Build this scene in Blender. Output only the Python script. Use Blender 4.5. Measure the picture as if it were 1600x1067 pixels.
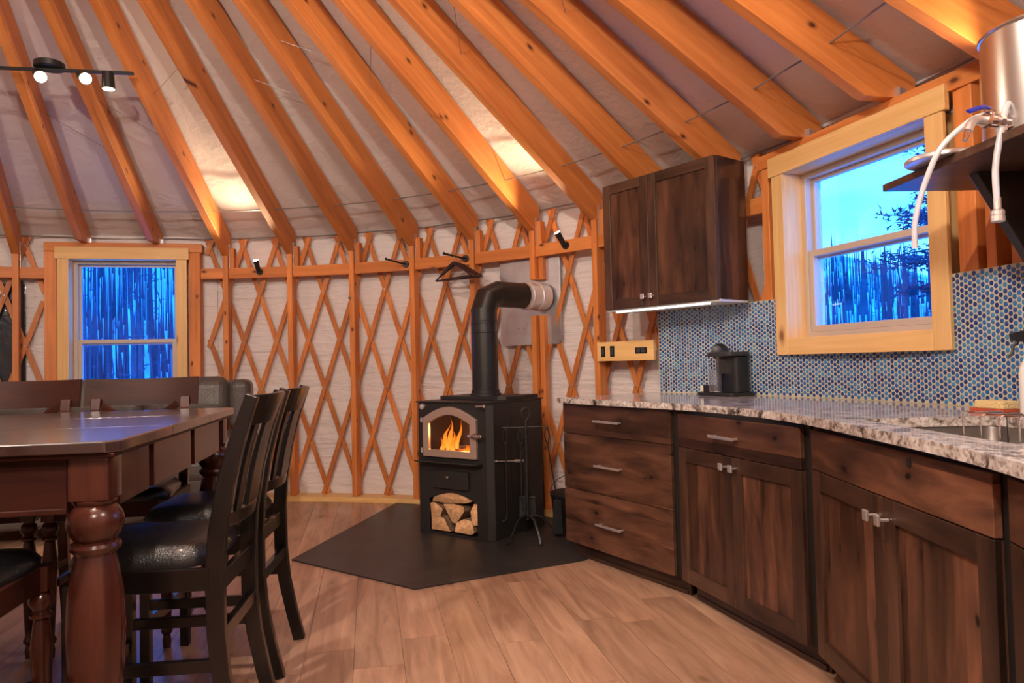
import bpy, bmesh, math, random
from math import sin, cos, pi, radians, atan2, sqrt, hypot
from mathutils import Vector, Matrix, noise
from mathutils.geometry import tessellate_polygon

for o in list(bpy.data.objects): bpy.data.objects.remove(o)
random.seed(7)
S = bpy.context.scene
COL = S.collection

# ------------------------------------------------------------------ camera
F_PX, ROLL, PITCH, EYE = 1129.219, 0.0232109, 0.0307695, 1.117
cp, sp_, cr, sr = cos(PITCH), sin(PITCH), cos(ROLL), sin(ROLL)
fw = Vector((0, cp, sp_)); up = Vector((0, -sp_, cp)); rt = Vector((1, 0, 0))
cx_ = cr*rt - sr*up; cy_ = sr*rt + cr*up
cam = bpy.data.objects.new('camera', bpy.data.cameras.new('camera')); COL.objects.link(cam)
cam.data.sensor_width = 36; cam.data.lens = F_PX/1600*36
cam.data.clip_start = 0.05; cam.data.clip_end = 500
m = Matrix.Identity(4)
for r_ in range(3):
    m[r_][0] = cx_[r_]; m[r_][1] = cy_[r_]; m[r_][2] = -fw[r_]
m[2][3] = EYE
cam.matrix_world = m
S.camera = cam

# ------------------------------------------------------------------ world, exposure
S.view_settings.view_transform = 'Standard'; S.view_settings.look = 'None'
S.view_settings.gamma = 1.0; S.view_settings.use_curve_mapping = False
S.view_settings.exposure = -0.14
wd = bpy.data.worlds.new('dusk_sky'); S.world = wd; wd.use_nodes = True
nt = wd.node_tree; nt.nodes.clear()
wo = nt.nodes.new('ShaderNodeOutputWorld'); bg = nt.nodes.new('ShaderNodeBackground')
tc = nt.nodes.new('ShaderNodeTexCoord'); sx = nt.nodes.new('ShaderNodeSeparateXYZ')
rp = nt.nodes.new('ShaderNodeValToRGB'); ns = nt.nodes.new('ShaderNodeTexNoise'); mx = nt.nodes.new('ShaderNodeMix')
mx.data_type = 'RGBA'
nt.links.new(tc.outputs['Generated'], sx.inputs[0]); nt.links.new(sx.outputs['Z'], rp.inputs[0])
e = rp.color_ramp.elements
e[0].position = 0.0; e[0].color = (0.055, 0.34, 1, 1); e[1].position = 0.75; e[1].color = (0.0, 0.15, 1, 1)
k = e.new(0.28); k.color = (0.03, 0.27, 1, 1)
k = e.new(0.42); k.color = (0.0, 0.19, 1, 1)
mp = nt.nodes.new('ShaderNodeMapping'); mp.inputs['Scale'].default_value = (1.5, 1.5, 7)
nt.links.new(tc.outputs['Generated'], mp.inputs[0]); nt.links.new(mp.outputs[0], ns.inputs[0])
ns.inputs['Scale'].default_value = 2.2; ns.inputs['Detail'].default_value = 5
cr2 = nt.nodes.new('ShaderNodeValToRGB'); nt.links.new(ns.outputs[0], cr2.inputs[0])
cr2.color_ramp.elements[0].position = .45; cr2.color_ramp.elements[0].color = (0, 0, 0, 1)
cr2.color_ramp.elements[1].position = .7; cr2.color_ramp.elements[1].color = (.45, .45, .45, 1)
nt.links.new(cr2.outputs[0], mx.inputs[0]); nt.links.new(rp.outputs[0], mx.inputs[6])
mx.inputs[7].default_value = (0.10, 0.38, 1, 1)
nt.links.new(mx.outputs[2], bg.inputs[0]); bg.inputs[1].default_value = 7.0
nt.links.new(bg.outputs[0], wo.inputs[0])

WARM = (1.0, 0.87, 0.74)
def lamp(name, loc, power, kind='POINT', color=WARM, radius=.06, target=None, spot=None, blend=.4):
    l = bpy.data.lights.new(name, kind); l.energy = power; l.color = color
    if kind in ('POINT', 'SPOT'): l.shadow_soft_size = radius
    if kind == 'SPOT': l.spot_size = radians(spot); l.spot_blend = blend
    o = bpy.data.objects.new(name, l); COL.objects.link(o); o.location = loc
    if target is not None:
        o.rotation_euler = (Vector(target)-Vector(loc)).to_track_quat('-Z', 'Y').to_euler()
    return o
# unseen lamps put behind / beside the camera to light the room
lamp('unseen_lamp', (-0.95, 1.25, 3.32), 200, radius=.03)
lamp('unseen_lamp', (0.55, 1.15, 2.25), 55, radius=.05)  # made-up lamp, added to brighten the roof fabric at the right
lamp('unseen_lamp', (-0.2, -0.3, 2.7), 370, 'SPOT', radius=.08, target=(0.0, 4.4, 0.35), spot=80, blend=.4)
lamp('unseen_lamp', (-0.3, -0.2, 2.7), 135, 'SPOT', radius=.08, target=(1.6, 2.4, 0.2), spot=85, blend=.5)
lamp('unseen_lamp', (-2.2, 0.0, 2.8), 330, 'SPOT', radius=.08, target=(-1.6, 4.8, 0.5), spot=80, blend=.4)
lamp('unseen_lamp', (-4.6, 2.8, 2.55), 40, 'SPOT', radius=.06, target=(-3.0, 5.2, 1.0), spot=130, blend=.5)

# ------------------------------------------------------------------ helpers
CX, CY = -2.55965*.90813, 2.275587*.90813
TH0, DT = 1.87163, .1357021
def ang(i): return TH0 - i*DT
def W(i, r, z, off=0.0):
    a = ang(i); return Vector((CX+cos(a)*r+sin(a)*off, CY+sin(a)*r-cos(a)*off, z))
def idx(x, y): return (TH0-atan2(y-CY, x-CX))/DT
def frame(i, r, z=0):      # X = tangent to the right, Y = outward, Z = up
    a = ang(i); return Matrix.Translation(W(i, r, z)) @ Matrix.Rotation(a-pi/2, 4, 'Z')

def finish(me, smooth):
    if smooth:
        me.polygons.foreach_set('use_smooth', [True]*len(me.polygons))
        me.set_sharp_from_angle(angle=radians(smooth if smooth is not True else 38))
    me.update()

class G:
    def __init__(s): s.v = []; s.f = []; s.m = []; s.M = Matrix.Identity(4); s.mi = 0
    def add(s, vs, fs):
        b = len(s.v); s.v += [tuple(s.M @ Vector(p)) for p in vs]
        s.f += [tuple(b+q for q in f) for f in fs]; s.m += [s.mi]*len(fs)
        return s
    def box(s, x0, x1, y0, y1, z0, z1):
        return s.add([(x0,y0,z0),(x1,y0,z0),(x1,y1,z0),(x0,y1,z0),(x0,y0,z1),(x1,y0,z1),(x1,y1,z1),(x0,y1,z1)],
              [(0,3,2,1),(4,5,6,7),(0,1,5,4),(1,2,6,5),(2,3,7,6),(3,0,4,7)])
    def prism(s, poly, a, b, ax='z'):
        n = len(poly)
        def mk(p, h):
            return {'z':(p[0],p[1],h),'y':(p[0],h,p[1]),'x':(h,p[0],p[1])}[ax]
        vs = [mk(p,a) for p in poly]+[mk(p,b) for p in poly]
        fs = [tuple(range(n-1,-1,-1)), tuple(range(n,2*n))]+[(j,(j+1)%n,n+(j+1)%n,n+j) for j in range(n)]
        return s.add(vs, fs)
    def holed(s, outer, holes, a, b, ax='z'):
        loops = [outer]+holes
        pts = [p for l in loops for p in l]
        tris = tessellate_polygon([[Vector((p[0],p[1],0)) for p in l] for l in loops])
        def mk(p, h):
            return {'z':(p[0],p[1],h),'y':(p[0],h,p[1]),'x':(h,p[0],p[1])}[ax]
        n = len(pts)
        vs = [mk(p,a) for p in pts]+[mk(p,b) for p in pts]
        fs = [t for t in tris]+[tuple(n+q for q in reversed(t)) for t in tris]
        o = 0
        for l in loops:
            k = len(l)
            fs += [(o+j, o+(j+1)%k, n+o+(j+1)%k, n+o+j) for j in range(k)]
            o += k
        return s.add(vs, fs)
    def cyl(s, p0, p1, r0, r1=None, n=16, caps=True):
        r1 = r0 if r1 is None else r1
        p0 = Vector(p0); p1 = Vector(p1); d = (p1-p0).normalized()
        a = d.orthogonal().normalized(); b = d.cross(a)
        vs = []
        for p, r in ((p0,r0),(p1,r1)):
            for j in range(n):
                t = 2*pi*j/n; vs.append(tuple(p+(a*cos(t)+b*sin(t))*r))
        fs = [(j,(j+1)%n,n+(j+1)%n,n+j) for j in range(n)]
        if caps: fs += [tuple(range(n-1,-1,-1)), tuple(range(n,2*n))]
        return s.add(vs, fs)
    def lathe(s, prof, n=24, c=(0,0,0), sy=1.0):
        vs = []; fs = []
        for r, z in prof:
            for j in range(n):
                t = 2*pi*j/n; vs.append((c[0]+cos(t)*r, c[1]+sin(t)*r*sy, c[2]+z))
        k = len(prof)
        for q in range(k-1):
            for j in range(n):
                fs.append((q*n+j, q*n+(j+1)%n, (q+1)*n+(j+1)%n, (q+1)*n+j))
        fs.append(tuple(range(n-1,-1,-1))); fs.append(tuple((k-1)*n+j for j in range(n)))
        return s.add(vs, fs)
    def tube(s, pts, r, n=8, closed=False, radii=None, flat=1.0):
        pts = [Vector(p) for p in pts]; k = len(pts); vs = []; fs = []
        a = None
        for q in range(k):
            if closed: d = pts[(q+1)%k]-pts[q-1]
            else: d = pts[min(q+1,k-1)]-pts[max(q-1,0)]
            d.normalize()
            if a is None: a = d.orthogonal().normalized()
            else: a = (a-d*a.dot(d)).normalized()
            b = d.cross(a); rr = radii[q] if radii else r
            for j in range(n):
                t = 2*pi*j/n; vs.append(tuple(pts[q]+a*cos(t)*rr+b*sin(t)*rr*flat))
        for q in range(k if closed else k-1):
            for j in range(n):
                w = (q+1)%k
                fs.append((q*n+j, q*n+(j+1)%n, w*n+(j+1)%n, w*n+j))
        if not closed: fs += [tuple(range(n-1,-1,-1)), tuple((k-1)*n+j for j in range(n))]
        return s.add(vs, fs)
    def ball(s, c, r, n=12, sc=(1,1,1)):
        prof = [(max(1e-4,sin(pi*j/(n//2))), -cos(pi*j/(n//2))) for j in range(n//2+1)]
        vs = []; fs = []
        for a, z in prof:
            for j in range(n):
                t = 2*pi*j/n; vs.append((c[0]+cos(t)*a*r*sc[0], c[1]+sin(t)*a*r*sc[1], c[2]+z*r*sc[2]))
        k = len(prof)
        for q in range(k-1):
            for j in range(n): fs.append((q*n+j, q*n+(j+1)%n, (q+1)*n+(j+1)%n, (q+1)*n+j))
        return s.add(vs, fs)
    def sweep(s, path, w, h):   # rectangular section along a path in world/local coords; w along X, h along normal in YZ
        vs = []; fs = []; k = len(path)
        for q in range(k):
            p = Vector(path[q]); d = (Vector(path[min(q+1,k-1)])-Vector(path[max(q-1,0)])).normalized()
            nrm = Vector((0, d.z, -d.y)).normalized()
            for sx_, sn in ((-1,-1),(1,-1),(1,1),(-1,1)):
                vs.append(tuple(p+Vector((sx_*w/2,0,0))+nrm*sn*(h[q] if isinstance(h, list) else h)/2))
        for q in range(k-1):
            for j in range(4): fs.append((q*4+j, q*4+(j+1)%4, q*4+4+(j+1)%4, q*4+4+j))
        fs += [(3,2,1,0), tuple((k-1)*4+j for j in range(4))]
        return s.add(vs, fs)
    def mesh(s, name, mats, smooth=None):
        me = bpy.data.meshes.new(name); me.from_pydata(s.v, [], s.f)
        if not isinstance(mats, (list, tuple)): mats = [mats]
        for q in mats: me.materials.append(q)
        if len(mats) > 1: me.polygons.foreach_set('material_index', s.m)
        bm = bmesh.new(); bm.from_mesh(me); bmesh.ops.recalc_face_normals(bm, faces=bm.faces); bm.to_mesh(me); bm.free()
        finish(me, smooth); return me
    def out(s, name, mats, parent=None, smooth=None, bevel=None, M=None, label=None, kind=None, seg=2):
        return link(name, s.mesh(name, mats, smooth), parent, bevel, M, label, kind, seg)

def link(name, me, parent=None, bevel=None, M=None, label=None, kind=None, seg=2):
    o = bpy.data.objects.new(name, me); COL.objects.link(o)
    if parent: o.parent = parent
    if M is not None: o.matrix_local = M
    if bevel:
        b = o.modifiers.new('bevel', 'BEVEL'); b.width = bevel; b.segments = seg; b.limit_method = 'ANGLE'; b.angle_limit = radians(40)
        b.harden_normals = False
    if label: o['label'] = label
    if kind: o['kind'] = kind
    return o
def thing(name, label, cat, loc=(0,0,0), rotz=0.0, group=None):
    o = bpy.data.objects.new(name, None); COL.objects.link(o); o.empty_display_size = .1
    o.location = loc; o.rotation_euler = (0,0,rotz); o['label'] = label; o['category'] = cat
    if group: o['group'] = group
    return o
def tag(o, label, cat, group=None):
    o['label'] = label; o['category'] = cat
    if group: o['group'] = group
    return o
def dup(root, loc=None, rotz=None, label=None, group=None, parent=None):
    r = root.copy(); COL.objects.link(r)
    if parent is not None: r.parent = parent
    if loc is not None: r.location = loc
    if rotz is not None: r.rotation_euler = (0,0,rotz)
    if label: r['label'] = label
    if group: r['group'] = group
    for ch in root.children: dup(ch, parent=r)
    return r
def arc(c, r, a0, a1, n): return [(c[0]+r*cos(a0+(a1-a0)*j/n), c[1]+r*sin(a0+(a1-a0)*j/n)) for j in range(n+1)]
def rrect(x0, x1, y0, y1, r, n=4):
    return arc((x1-r,y0+r),r,-pi/2,0,n)+arc((x1-r,y1-r),r,0,pi/2,n)+arc((x0+r,y1-r),r,pi/2,pi,n)+arc((x0+r,y0+r),r,pi,1.5*pi,n)

# ------------------------------------------------------------------ materials
def newmat(name):
    m = bpy.data.materials.new(name); m.use_nodes = True; n = m.node_tree; n.nodes.clear()
    o = n.nodes.new('ShaderNodeOutputMaterial'); b = n.nodes.new('ShaderNodeBsdfPrincipled')
    n.links.new(b.outputs[0], o.inputs[0]); return m, n, b
def mat(name, col, rough=.5, metal=0, coat=0, bump=None, var=0.0, vscale=8, spec=.5, sheen=0, emit=None, estr=0, trans=0):
    m, n, b = newmat(name)
    b.inputs['Base Color'].default_value = (*col, 1); b.inputs['Roughness'].default_value = rough
    b.inputs['Metallic'].default_value = metal; b.inputs['Coat Weight'].default_value = coat
    b.inputs['Specular IOR Level'].default_value = spec
    b.inputs['Coat Roughness'].default_value = .12
    if trans: b.inputs['Transmission Weight'].default_value = trans
    if emit: b.inputs['Emission Color'].default_value = (*emit, 1); b.inputs['Emission Strength'].default_value = estr
    t = n.nodes.new('ShaderNodeTexCoord')
    if var:
        q = n.nodes.new('ShaderNodeTexNoise'); q.inputs['Scale'].default_value = vscale; q.inputs['Detail'].default_value = 5
        n.links.new(t.outputs['Object'], q.inputs['Vector'])
        r = n.nodes.new('ShaderNodeValToRGB'); n.links.new(q.outputs[0], r.inputs[0])
        r.color_ramp.elements[0].position = .3; r.color_ramp.elements[1].position = .7
        r.color_ramp.elements[0].color = (*[c*(1-var) for c in col], 1); r.color_ramp.elements[1].color = (*[min(1, c*(1+var)) for c in col], 1)
        n.links.new(r.outputs[0], b.inputs['Base Color'])
    if bump:
        q = n.nodes.new('ShaderNodeTexNoise'); q.inputs['Scale'].default_value = bump[0]; q.inputs['Detail'].default_value = 4
        n.links.new(t.outputs['Object'], q.inputs['Vector'])
        bp = n.nodes.new('ShaderNodeBump'); bp.inputs['Strength'].default_value = bump[1]; bp.inputs['Distance'].default_value = .01
        n.links.new(q.outputs[0], bp.inputs['Height']); n.links.new(bp.outputs[0], b.inputs['Normal'])
    return m
def wood(name, light, dark, ax='x', rough=.45, coat=0, fine=14, knots=0, knotcol=(.03,.012,.006), stave=0, tone=.12, long=.7, contrast=(.3,.72), spec=.4):
    m, n, b = newmat(name); L = n.links.new
    N = lambda t: n.nodes.new(t)
    t = N('ShaderNodeTexCoord'); oi = N('ShaderNodeObjectInfo')
    mul = N('ShaderNodeVectorMath'); mul.operation = 'SCALE'; mul.inputs[0].default_value = (17.3, 9.1, 23.7); L(oi.outputs['Random'], mul.inputs['Scale'])
    add = N('ShaderNodeVectorMath'); add.operation = 'ADD'; L(t.outputs['Object'], add.inputs[0]); L(mul.outputs[0], add.inputs[1])
    vec = add.outputs[0]; fac_st = None
    if stave:
        sp = N('ShaderNodeSeparateXYZ'); L(add.outputs[0], sp.inputs[0])
        cross = 'X' if ax == 'z' else 'Z'
        d = N('ShaderNodeMath'); d.operation = 'DIVIDE'; L(sp.outputs[cross], d.inputs[0]); d.inputs[1].default_value = stave
        fl = N('ShaderNodeMath'); fl.operation = 'FLOOR'; L(d.outputs[0], fl.inputs[0])
        wn = N('ShaderNodeTexWhiteNoise'); wn.noise_dimensions = '1D'; L(fl.outputs[0], wn.inputs['W']); fac_st = wn.outputs['Value']
        sc2 = N('ShaderNodeVectorMath'); sc2.operation = 'SCALE'; L(wn.outputs['Color'], sc2.inputs[0]); sc2.inputs['Scale'].default_value = 9
        a2 = N('ShaderNodeVectorMath'); a2.operation = 'ADD'; L(add.outputs[0], a2.inputs[0]); L(sc2.outputs[0], a2.inputs[1]); vec = a2.outputs[0]
    mp = N('ShaderNodeMapping'); s = {'x':(long, fine, fine), 'y':(fine, long, fine), 'z':(fine, fine, long)}[ax]
    mp.inputs['Scale'].default_value = s; L(vec, mp.inputs[0])
    ns = N('ShaderNodeTexNoise'); ns.inputs['Scale'].default_value = 1.6; ns.inputs['Detail'].default_value = 7; ns.inputs['Roughness'].default_value = .62
    ns.inputs['Distortion'].default_value = .8; L(mp.outputs[0], ns.inputs['Vector'])
    rp = N('ShaderNodeValToRGB'); L(ns.outputs[0], rp.inputs[0])
    rp.color_ramp.elements[0].position = contrast[0]; rp.color_ramp.elements[0].color = (*dark, 1)
    rp.color_ramp.elements[1].position = contrast[1]; rp.color_ramp.elements[1].color = (*light, 1)
    col = rp.outputs[0]
    # broad blotches
    nb = N('ShaderNodeTexNoise'); nb.inputs['Scale'].default_value = 3.5; nb.inputs['Detail'].default_value = 3
    mb = N('ShaderNodeMapping'); mb.inputs['Scale'].default_value = {'x':(.5,1.5,1.5),'y':(1.5,.5,1.5),'z':(1.5,1.5,.5)}[ax]
    L(vec, mb.inputs[0]); L(mb.outputs[0], nb.inputs['Vector'])
    hv = N('ShaderNodeHueSaturation'); L(col, hv.inputs['Color'])
    mr = N('ShaderNodeMapRange'); L(nb.outputs[0], mr.inputs[0]); mr.inputs[1].default_value = .3; mr.inputs[2].default_value = .7
    mr.inputs[3].default_value = 1-tone; mr.inputs[4].default_value = 1+tone
    val = mr.outputs[0]
    rr = N('ShaderNodeMapRange'); L(oi.outputs['Random'], rr.inputs[0]); rr.inputs[3].default_value = 1-tone*.8; rr.inputs[4].default_value = 1+tone*.8
    m1 = N('ShaderNodeMath'); m1.operation = 'MULTIPLY'; L(val, m1.inputs[0]); L(rr.outputs[0], m1.inputs[1]); val = m1.outputs[0]
    if fac_st is not None:
        r3 = N('ShaderNodeMapRange'); L(fac_st, r3.inputs[0]); r3.inputs[3].default_value = .72; r3.inputs[4].default_value = 1.4
        m2 = N('ShaderNodeMath'); m2.operation = 'MULTIPLY'; L(val, m2.inputs[0]); L(r3.outputs[0], m2.inputs[1]); val = m2.outputs[0]
    L(val, hv.inputs['Value']); col = hv.outputs[0]
    if knots:
        ss = N('ShaderNodeSeparateXYZ'); L(vec, ss.inputs[0]); cb = N('ShaderNodeCombineXYZ')
        s1 = N('ShaderNodeMath'); s1.operation = 'ADD'; L(ss.outputs['X'], s1.inputs[0]); L(ss.outputs['Y'], s1.inputs[1])
        sa_ = N('ShaderNodeMath'); sa_.operation = 'MULTIPLY'; L(s1.outputs[0], sa_.inputs[0]); sa_.inputs[1].default_value = .55 if ax == 'x' else 1
        sb_ = N('ShaderNodeMath'); sb_.operation = 'MULTIPLY'; L(ss.outputs['Z'], sb_.inputs[0]); sb_.inputs[1].default_value = 1 if ax == 'x' else .55
        L(sa_.outputs[0], cb.inputs[0]); L(sb_.outputs[0], cb.inputs[1])
        nd = N('ShaderNodeTexNoise'); nd.inputs['Scale'].default_value = 9; L(cb.outputs[0], nd.inputs['Vector'])
        md = N('ShaderNodeVectorMath'); md.operation = 'MULTIPLY_ADD'; L(nd.outputs['Color'], md.inputs[0]); md.inputs[1].default_value = (.03,.03,.03); L(cb.outputs[0], md.inputs[2])
        vo = N('ShaderNodeTexVoronoi'); vo.voronoi_dimensions = '2D'; vo.inputs['Scale'].default_value = knots; L(md.outputs[0], vo.inputs['Vector'])
        kr = N('ShaderNodeValToRGB'); L(vo.outputs['Distance'], kr.inputs[0])
        ke = kr.color_ramp.elements; ke[0].position = .03; ke[0].color = (1,1,1,1); ke[1].position = .26 if stave else .10; ke[1].color = (0,0,0,1)
        k3 = ke.new(.055); k3.color = (.45,.45,.45,1)
        sc_ = N('ShaderNodeSeparateColor'); L(vo.outputs['Color'], sc_.inputs[0]); gt = N('ShaderNodeMath'); gt.operation = 'GREATER_THAN'; L(sc_.outputs[0], gt.inputs[0]); gt.inputs[1].default_value = .35 if stave else .55
        mq = N('ShaderNodeMath'); mq.operation = 'MULTIPLY'; L(kr.outputs[0], mq.inputs[0]); L(gt.outputs[0], mq.inputs[1])
        class _K: outputs = [mq.outputs[0]]
        kr = _K
        mm = N('ShaderNodeMix'); mm.data_type = 'RGBA'; L(kr.outputs[0], mm.inputs[0]); L(col, mm.inputs[6]); mm.inputs[7].default_value = (*knotcol, 1)
        col = mm.outputs[2]
    L(col, b.inputs['Base Color'])
    b.inputs['Roughness'].default_value = rough; b.inputs['Coat Weight'].default_value = coat; b.inputs['Coat Roughness'].default_value = .15
    b.inputs['Specular IOR Level'].default_value = spec
    bp = N('ShaderNodeBump'); bp.inputs['Strength'].default_value = .12; bp.inputs['Distance'].default_value = .004
    L(ns.outputs[0], bp.inputs['Height']); L(bp.outputs[0], b.inputs['Normal'])
    return m

FIR_L, FIR_D = (.72,.265,.070), (.50,.145,.032)
fir_x = wood('fir_along_x', FIR_L, FIR_D, 'x', knots=5.0, knotcol=(.10,.025,.008), fine=11, tone=.10, rough=.5)
fir_z = wood('fir_along_z', FIR_L, FIR_D, 'z', knots=6.0, knotcol=(.12,.03,.01), fine=16, tone=.14, rough=.5)
slat_m = wood('lattice_fir', (.68,.25,.07), (.46,.13,.03), 'z', fine=20, tone=.22, rough=.5)
pine_x = wood('pine_along_x', (.86,.56,.24), (.72,.42,.15), 'x', knots=3, knotcol=(.3,.12,.04), tone=.05)
pine_z = wood('pine_along_z', (.86,.56,.24), (.72,.42,.15), 'z', knots=3, knotcol=(.3,.12,.04), tone=.05)
ALD_L, ALD_D = (.140,.058,.031), (.020,.009,.006)
alder_x = wood('stained_alder_x', ALD_L, ALD_D, 'x', knots=5.5, fine=8, tone=.5, stave=.125, rough=.36, long=1.5,  knotcol=(.008,.004,.003))
alder_z = wood('stained_alder_z', ALD_L, ALD_D, 'z', knots=5.5, fine=8, tone=.45, stave=.085, rough=.33, long=1.5,  knotcol=(.008,.004,.003))
alder_frame_z = wood('stained_alder_frame_z', (.085,.040,.023), (.024,.011,.007), 'z', fine=9, tone=.45, rough=.36, long=1.4)
alder_frame_x = wood('stained_alder_frame_x', (.085,.040,.023), (.024,.011,.007), 'x', fine=9, tone=.45, rough=.36, long=1.4)
carcass_m = mat('gap_shade_carcass', (.008,.005,.004), .6)  # near-black puts the shade of the gaps between units into the colour
cherry_x = wood('cherry_x', (.058,.015,.009), (.022,.0065,.0045), 'x', fine=10, tone=.15, rough=.42, coat=.0, spec=.15)
cherry_z = wood('cherry_z', (.082,.021,.012), (.030,.0085,.006), 'z', fine=10, tone=.15, rough=.24, coat=.15, spec=.35)
top_m = wood('cherry_table_top', (.040,.013,.008), (.016,.006,.004), 'x', fine=10, tone=.2, rough=.3, coat=.9, spec=1.0)
esp_m = wood('espresso_wood', (.008,.0055,.005), (.004,.003,.003), 'z', fine=12, tone=.15, rough=.28, coat=.3)
leather_black = mat('black_leather', (.010,.010,.011), .3, bump=(180,.25), coat=.15)
leather_grey = mat('charcoal_leather', (.075,.062,.054), .34, bump=(90,.35), var=.15, vscale=3)
iron = mat('black_iron', (.012,.011,.011), .42, bump=(70,.3))
stove_m = mat('stove_black_steel', (.017,.015,.015), .42, bump=(220,.1), var=.12, vscale=6)
pipe_m = mat('black_stove_pipe', (.016,.015,.015), .34)
pad_m = mat('hearth_slate', (.026,.023,.022), .42, var=.3, vscale=5, bump=(40,.15))
brass_m = mat('brushed_nickel_bronze', (.80,.66,.56), .3, metal=.85)
steel = mat('brushed_steel', (.80,.78,.76), .33, metal=.85)
chrome = mat('chrome', (.78,.77,.77), .1, metal=1)
galv = mat('galvanised_plate', (.62,.60,.62), .36, metal=.85, var=.15, vscale=5)
bolt_m = mat('zinc_bolt', (.6,.58,.55), .35, metal=1)
cable_m = mat('steel_cable', (.30,.28,.27), .45, metal=.7)
vinyl = mat('tan_vinyl_frame', (.56,.46,.37), .4)
black_pl = mat('black_plastic', (.012,.012,.013), .3)
white_pl = mat('white_plastic', (.75,.73,.70), .4)
lamp_black = mat('black_lamp_metal', (.014,.014,.014), .4)
glow = mat('lamp_glow', (1,1,1), .4, emit=(1,.82,.6), estr=7)
strip_glow = mat('strip_glow', (1,1,1), .4, emit=(1,.93,.88), estr=9)
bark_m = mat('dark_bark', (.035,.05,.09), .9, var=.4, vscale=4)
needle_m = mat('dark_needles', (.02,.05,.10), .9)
snow_m = mat('snow', (.42,.74,.92), .85, var=.4, vscale=.5)  # blue cast of the dusk light is mixed into the snow colour
rubber_red = mat('red_brick_sponge', (.42,.07,.03), .7, bump=(120,.5))
sponge_y = mat('yellow_sponge', (.82,.62,.30), .85, bump=(200,.8))
hose_m = mat('translucent_hose', (.80,.80,.84), .25, trans=.35)
blue_lever = mat('blue_lever', (.01,.02,.30), .3)

def liner(name, sx_, sz_, streak):
    m, n, b = newmat(name); L = n.links.new; N = lambda t: n.nodes.new(t)
    b.inputs['Base Color'].default_value = (.74,.67,.65,1); b.inputs['Roughness'].default_value = .6
    t = N('ShaderNodeTexCoord'); h = None
    for sc, dist, st in ((( 1.6,1.6,14), .8, .55), ((2.5,2.5,2.5), 1.5, .5), ((9,9,30), .5, .25)):
        mp = N('ShaderNodeMapping'); mp.inputs['Scale'].default_value = sc if streak else (3*sc[0],3*sc[0],3*sc[0])
        L(t.outputs['Object'], mp.inputs[0]); q = N('ShaderNodeTexNoise'); q.inputs['Scale'].default_value = 1.0
        q.inputs['Detail'].default_value = 4; q.inputs['Distortion'].default_value = dist; L(mp.outputs[0], q.inputs['Vector'])
        mu = N('ShaderNodeMath'); mu.operation = 'MULTIPLY'; L(q.outputs[0], mu.inputs[0]); mu.inputs[1].default_value = st
        if h is None: h = mu.outputs[0]
        else:
            a = N('ShaderNodeMath'); a.operation = 'ADD'; L(h, a.inputs[0]); L(mu.outputs[0], a.inputs[1]); h = a.outputs[0]
    bp = N('ShaderNodeBump'); bp.inputs['Strength'].default_value = .8 if streak else .35; bp.inputs['Distance'].default_value = .05
    L(h, bp.inputs['Height']); L(bp.outputs[0], b.inputs['Normal'])
    return m
liner_wall = liner('wall_liner_fabric', 1, 1, True)
liner_roof = liner('roof_liner_fabric', 1, 1, False)

def floor_material():
    m, n, b = newmat('oak_vinyl_plank'); L = n.links.new; N = lambda t: n.nodes.new(t)
    t = N('ShaderNodeTexCoord'); oi = N('ShaderNodeObjectInfo')
    mul = N('ShaderNodeVectorMath'); mul.operation = 'SCALE'; mul.inputs[0].default_value = (13.3,21.7,0); L(oi.outputs['Random'], mul.inputs['Scale'])
    add = N('ShaderNodeVectorMath'); add.operation = 'ADD'; L(t.outputs['Object'], add.inputs[0]); L(mul.outputs[0], add.inputs[1])
    mp = N('ShaderNodeMapping'); mp.inputs['Scale'].default_value = (.9,9,1); L(add.outputs[0], mp.inputs[0])
    ns = N('ShaderNodeTexNoise'); ns.inputs['Scale'].default_value = 1.5; ns.inputs['Detail'].default_value = 8; ns.inputs['Roughness'].default_value = .65; ns.inputs['Distortion'].default_value = 1.2
    L(mp.outputs[0], ns.inputs['Vector'])
    rp = N('ShaderNodeValToRGB'); L(ns.outputs[0], rp.inputs[0])
    rp.color_ramp.elements[0].position = .28; rp.color_ramp.elements[0].color = (.25,.130,.080,1)
    rp.color_ramp.elements[1].position = .72; rp.color_ramp.elements[1].color = (.55,.335,.22,1)
    hv = N('ShaderNodeHueSaturation'); L(rp.outputs[0], hv.inputs['Color'])
    rr = N('ShaderNodeMapRange'); L(oi.outputs['Random'], rr.inputs[0]); rr.inputs[3].default_value = .84; rr.inputs[4].default_value = 1.12; L(rr.outputs[0], hv.inputs['Value'])
    mk = N('ShaderNodeMapping'); mk.inputs['Scale'].default_value = (.8,1.6,1); L(add.outputs[0], mk.inputs[0])
    vo = N('ShaderNodeTexVoronoi'); vo.inputs['Scale'].default_value = 2.3; L(mk.outputs[0], vo.inputs['Vector'])
    kr = N('ShaderNodeValToRGB'); L(vo.outputs['Distance'], kr.inputs[0]); kr.color_ramp.elements[0].position = .02; kr.color_ramp.elements[0].color = (.8,.8,.8,1)
    kr.color_ramp.elements[1].position = .09; kr.color_ramp.elements[1].color = (0,0,0,1)
    mm = N('ShaderNodeMix'); mm.data_type = 'RGBA'; L(kr.outputs[0], mm.inputs[0]); L(hv.outputs[0], mm.inputs[6]); mm.inputs[7].default_value = (.11,.045,.02,1)
    L(mm.outputs[2], b.inputs['Base Color']); b.inputs['Roughness'].default_value = .36; b.inputs['Specular IOR Level'].default_value = .5
    bp = N('ShaderNodeBump'); bp.inputs['Strength'].default_value = .08; bp.inputs['Distance'].default_value = .003; L(ns.outputs[0], bp.inputs['Height']); L(bp.outputs[0], b.inputs['Normal'])
    return m
plank_m = floor_material()

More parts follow.
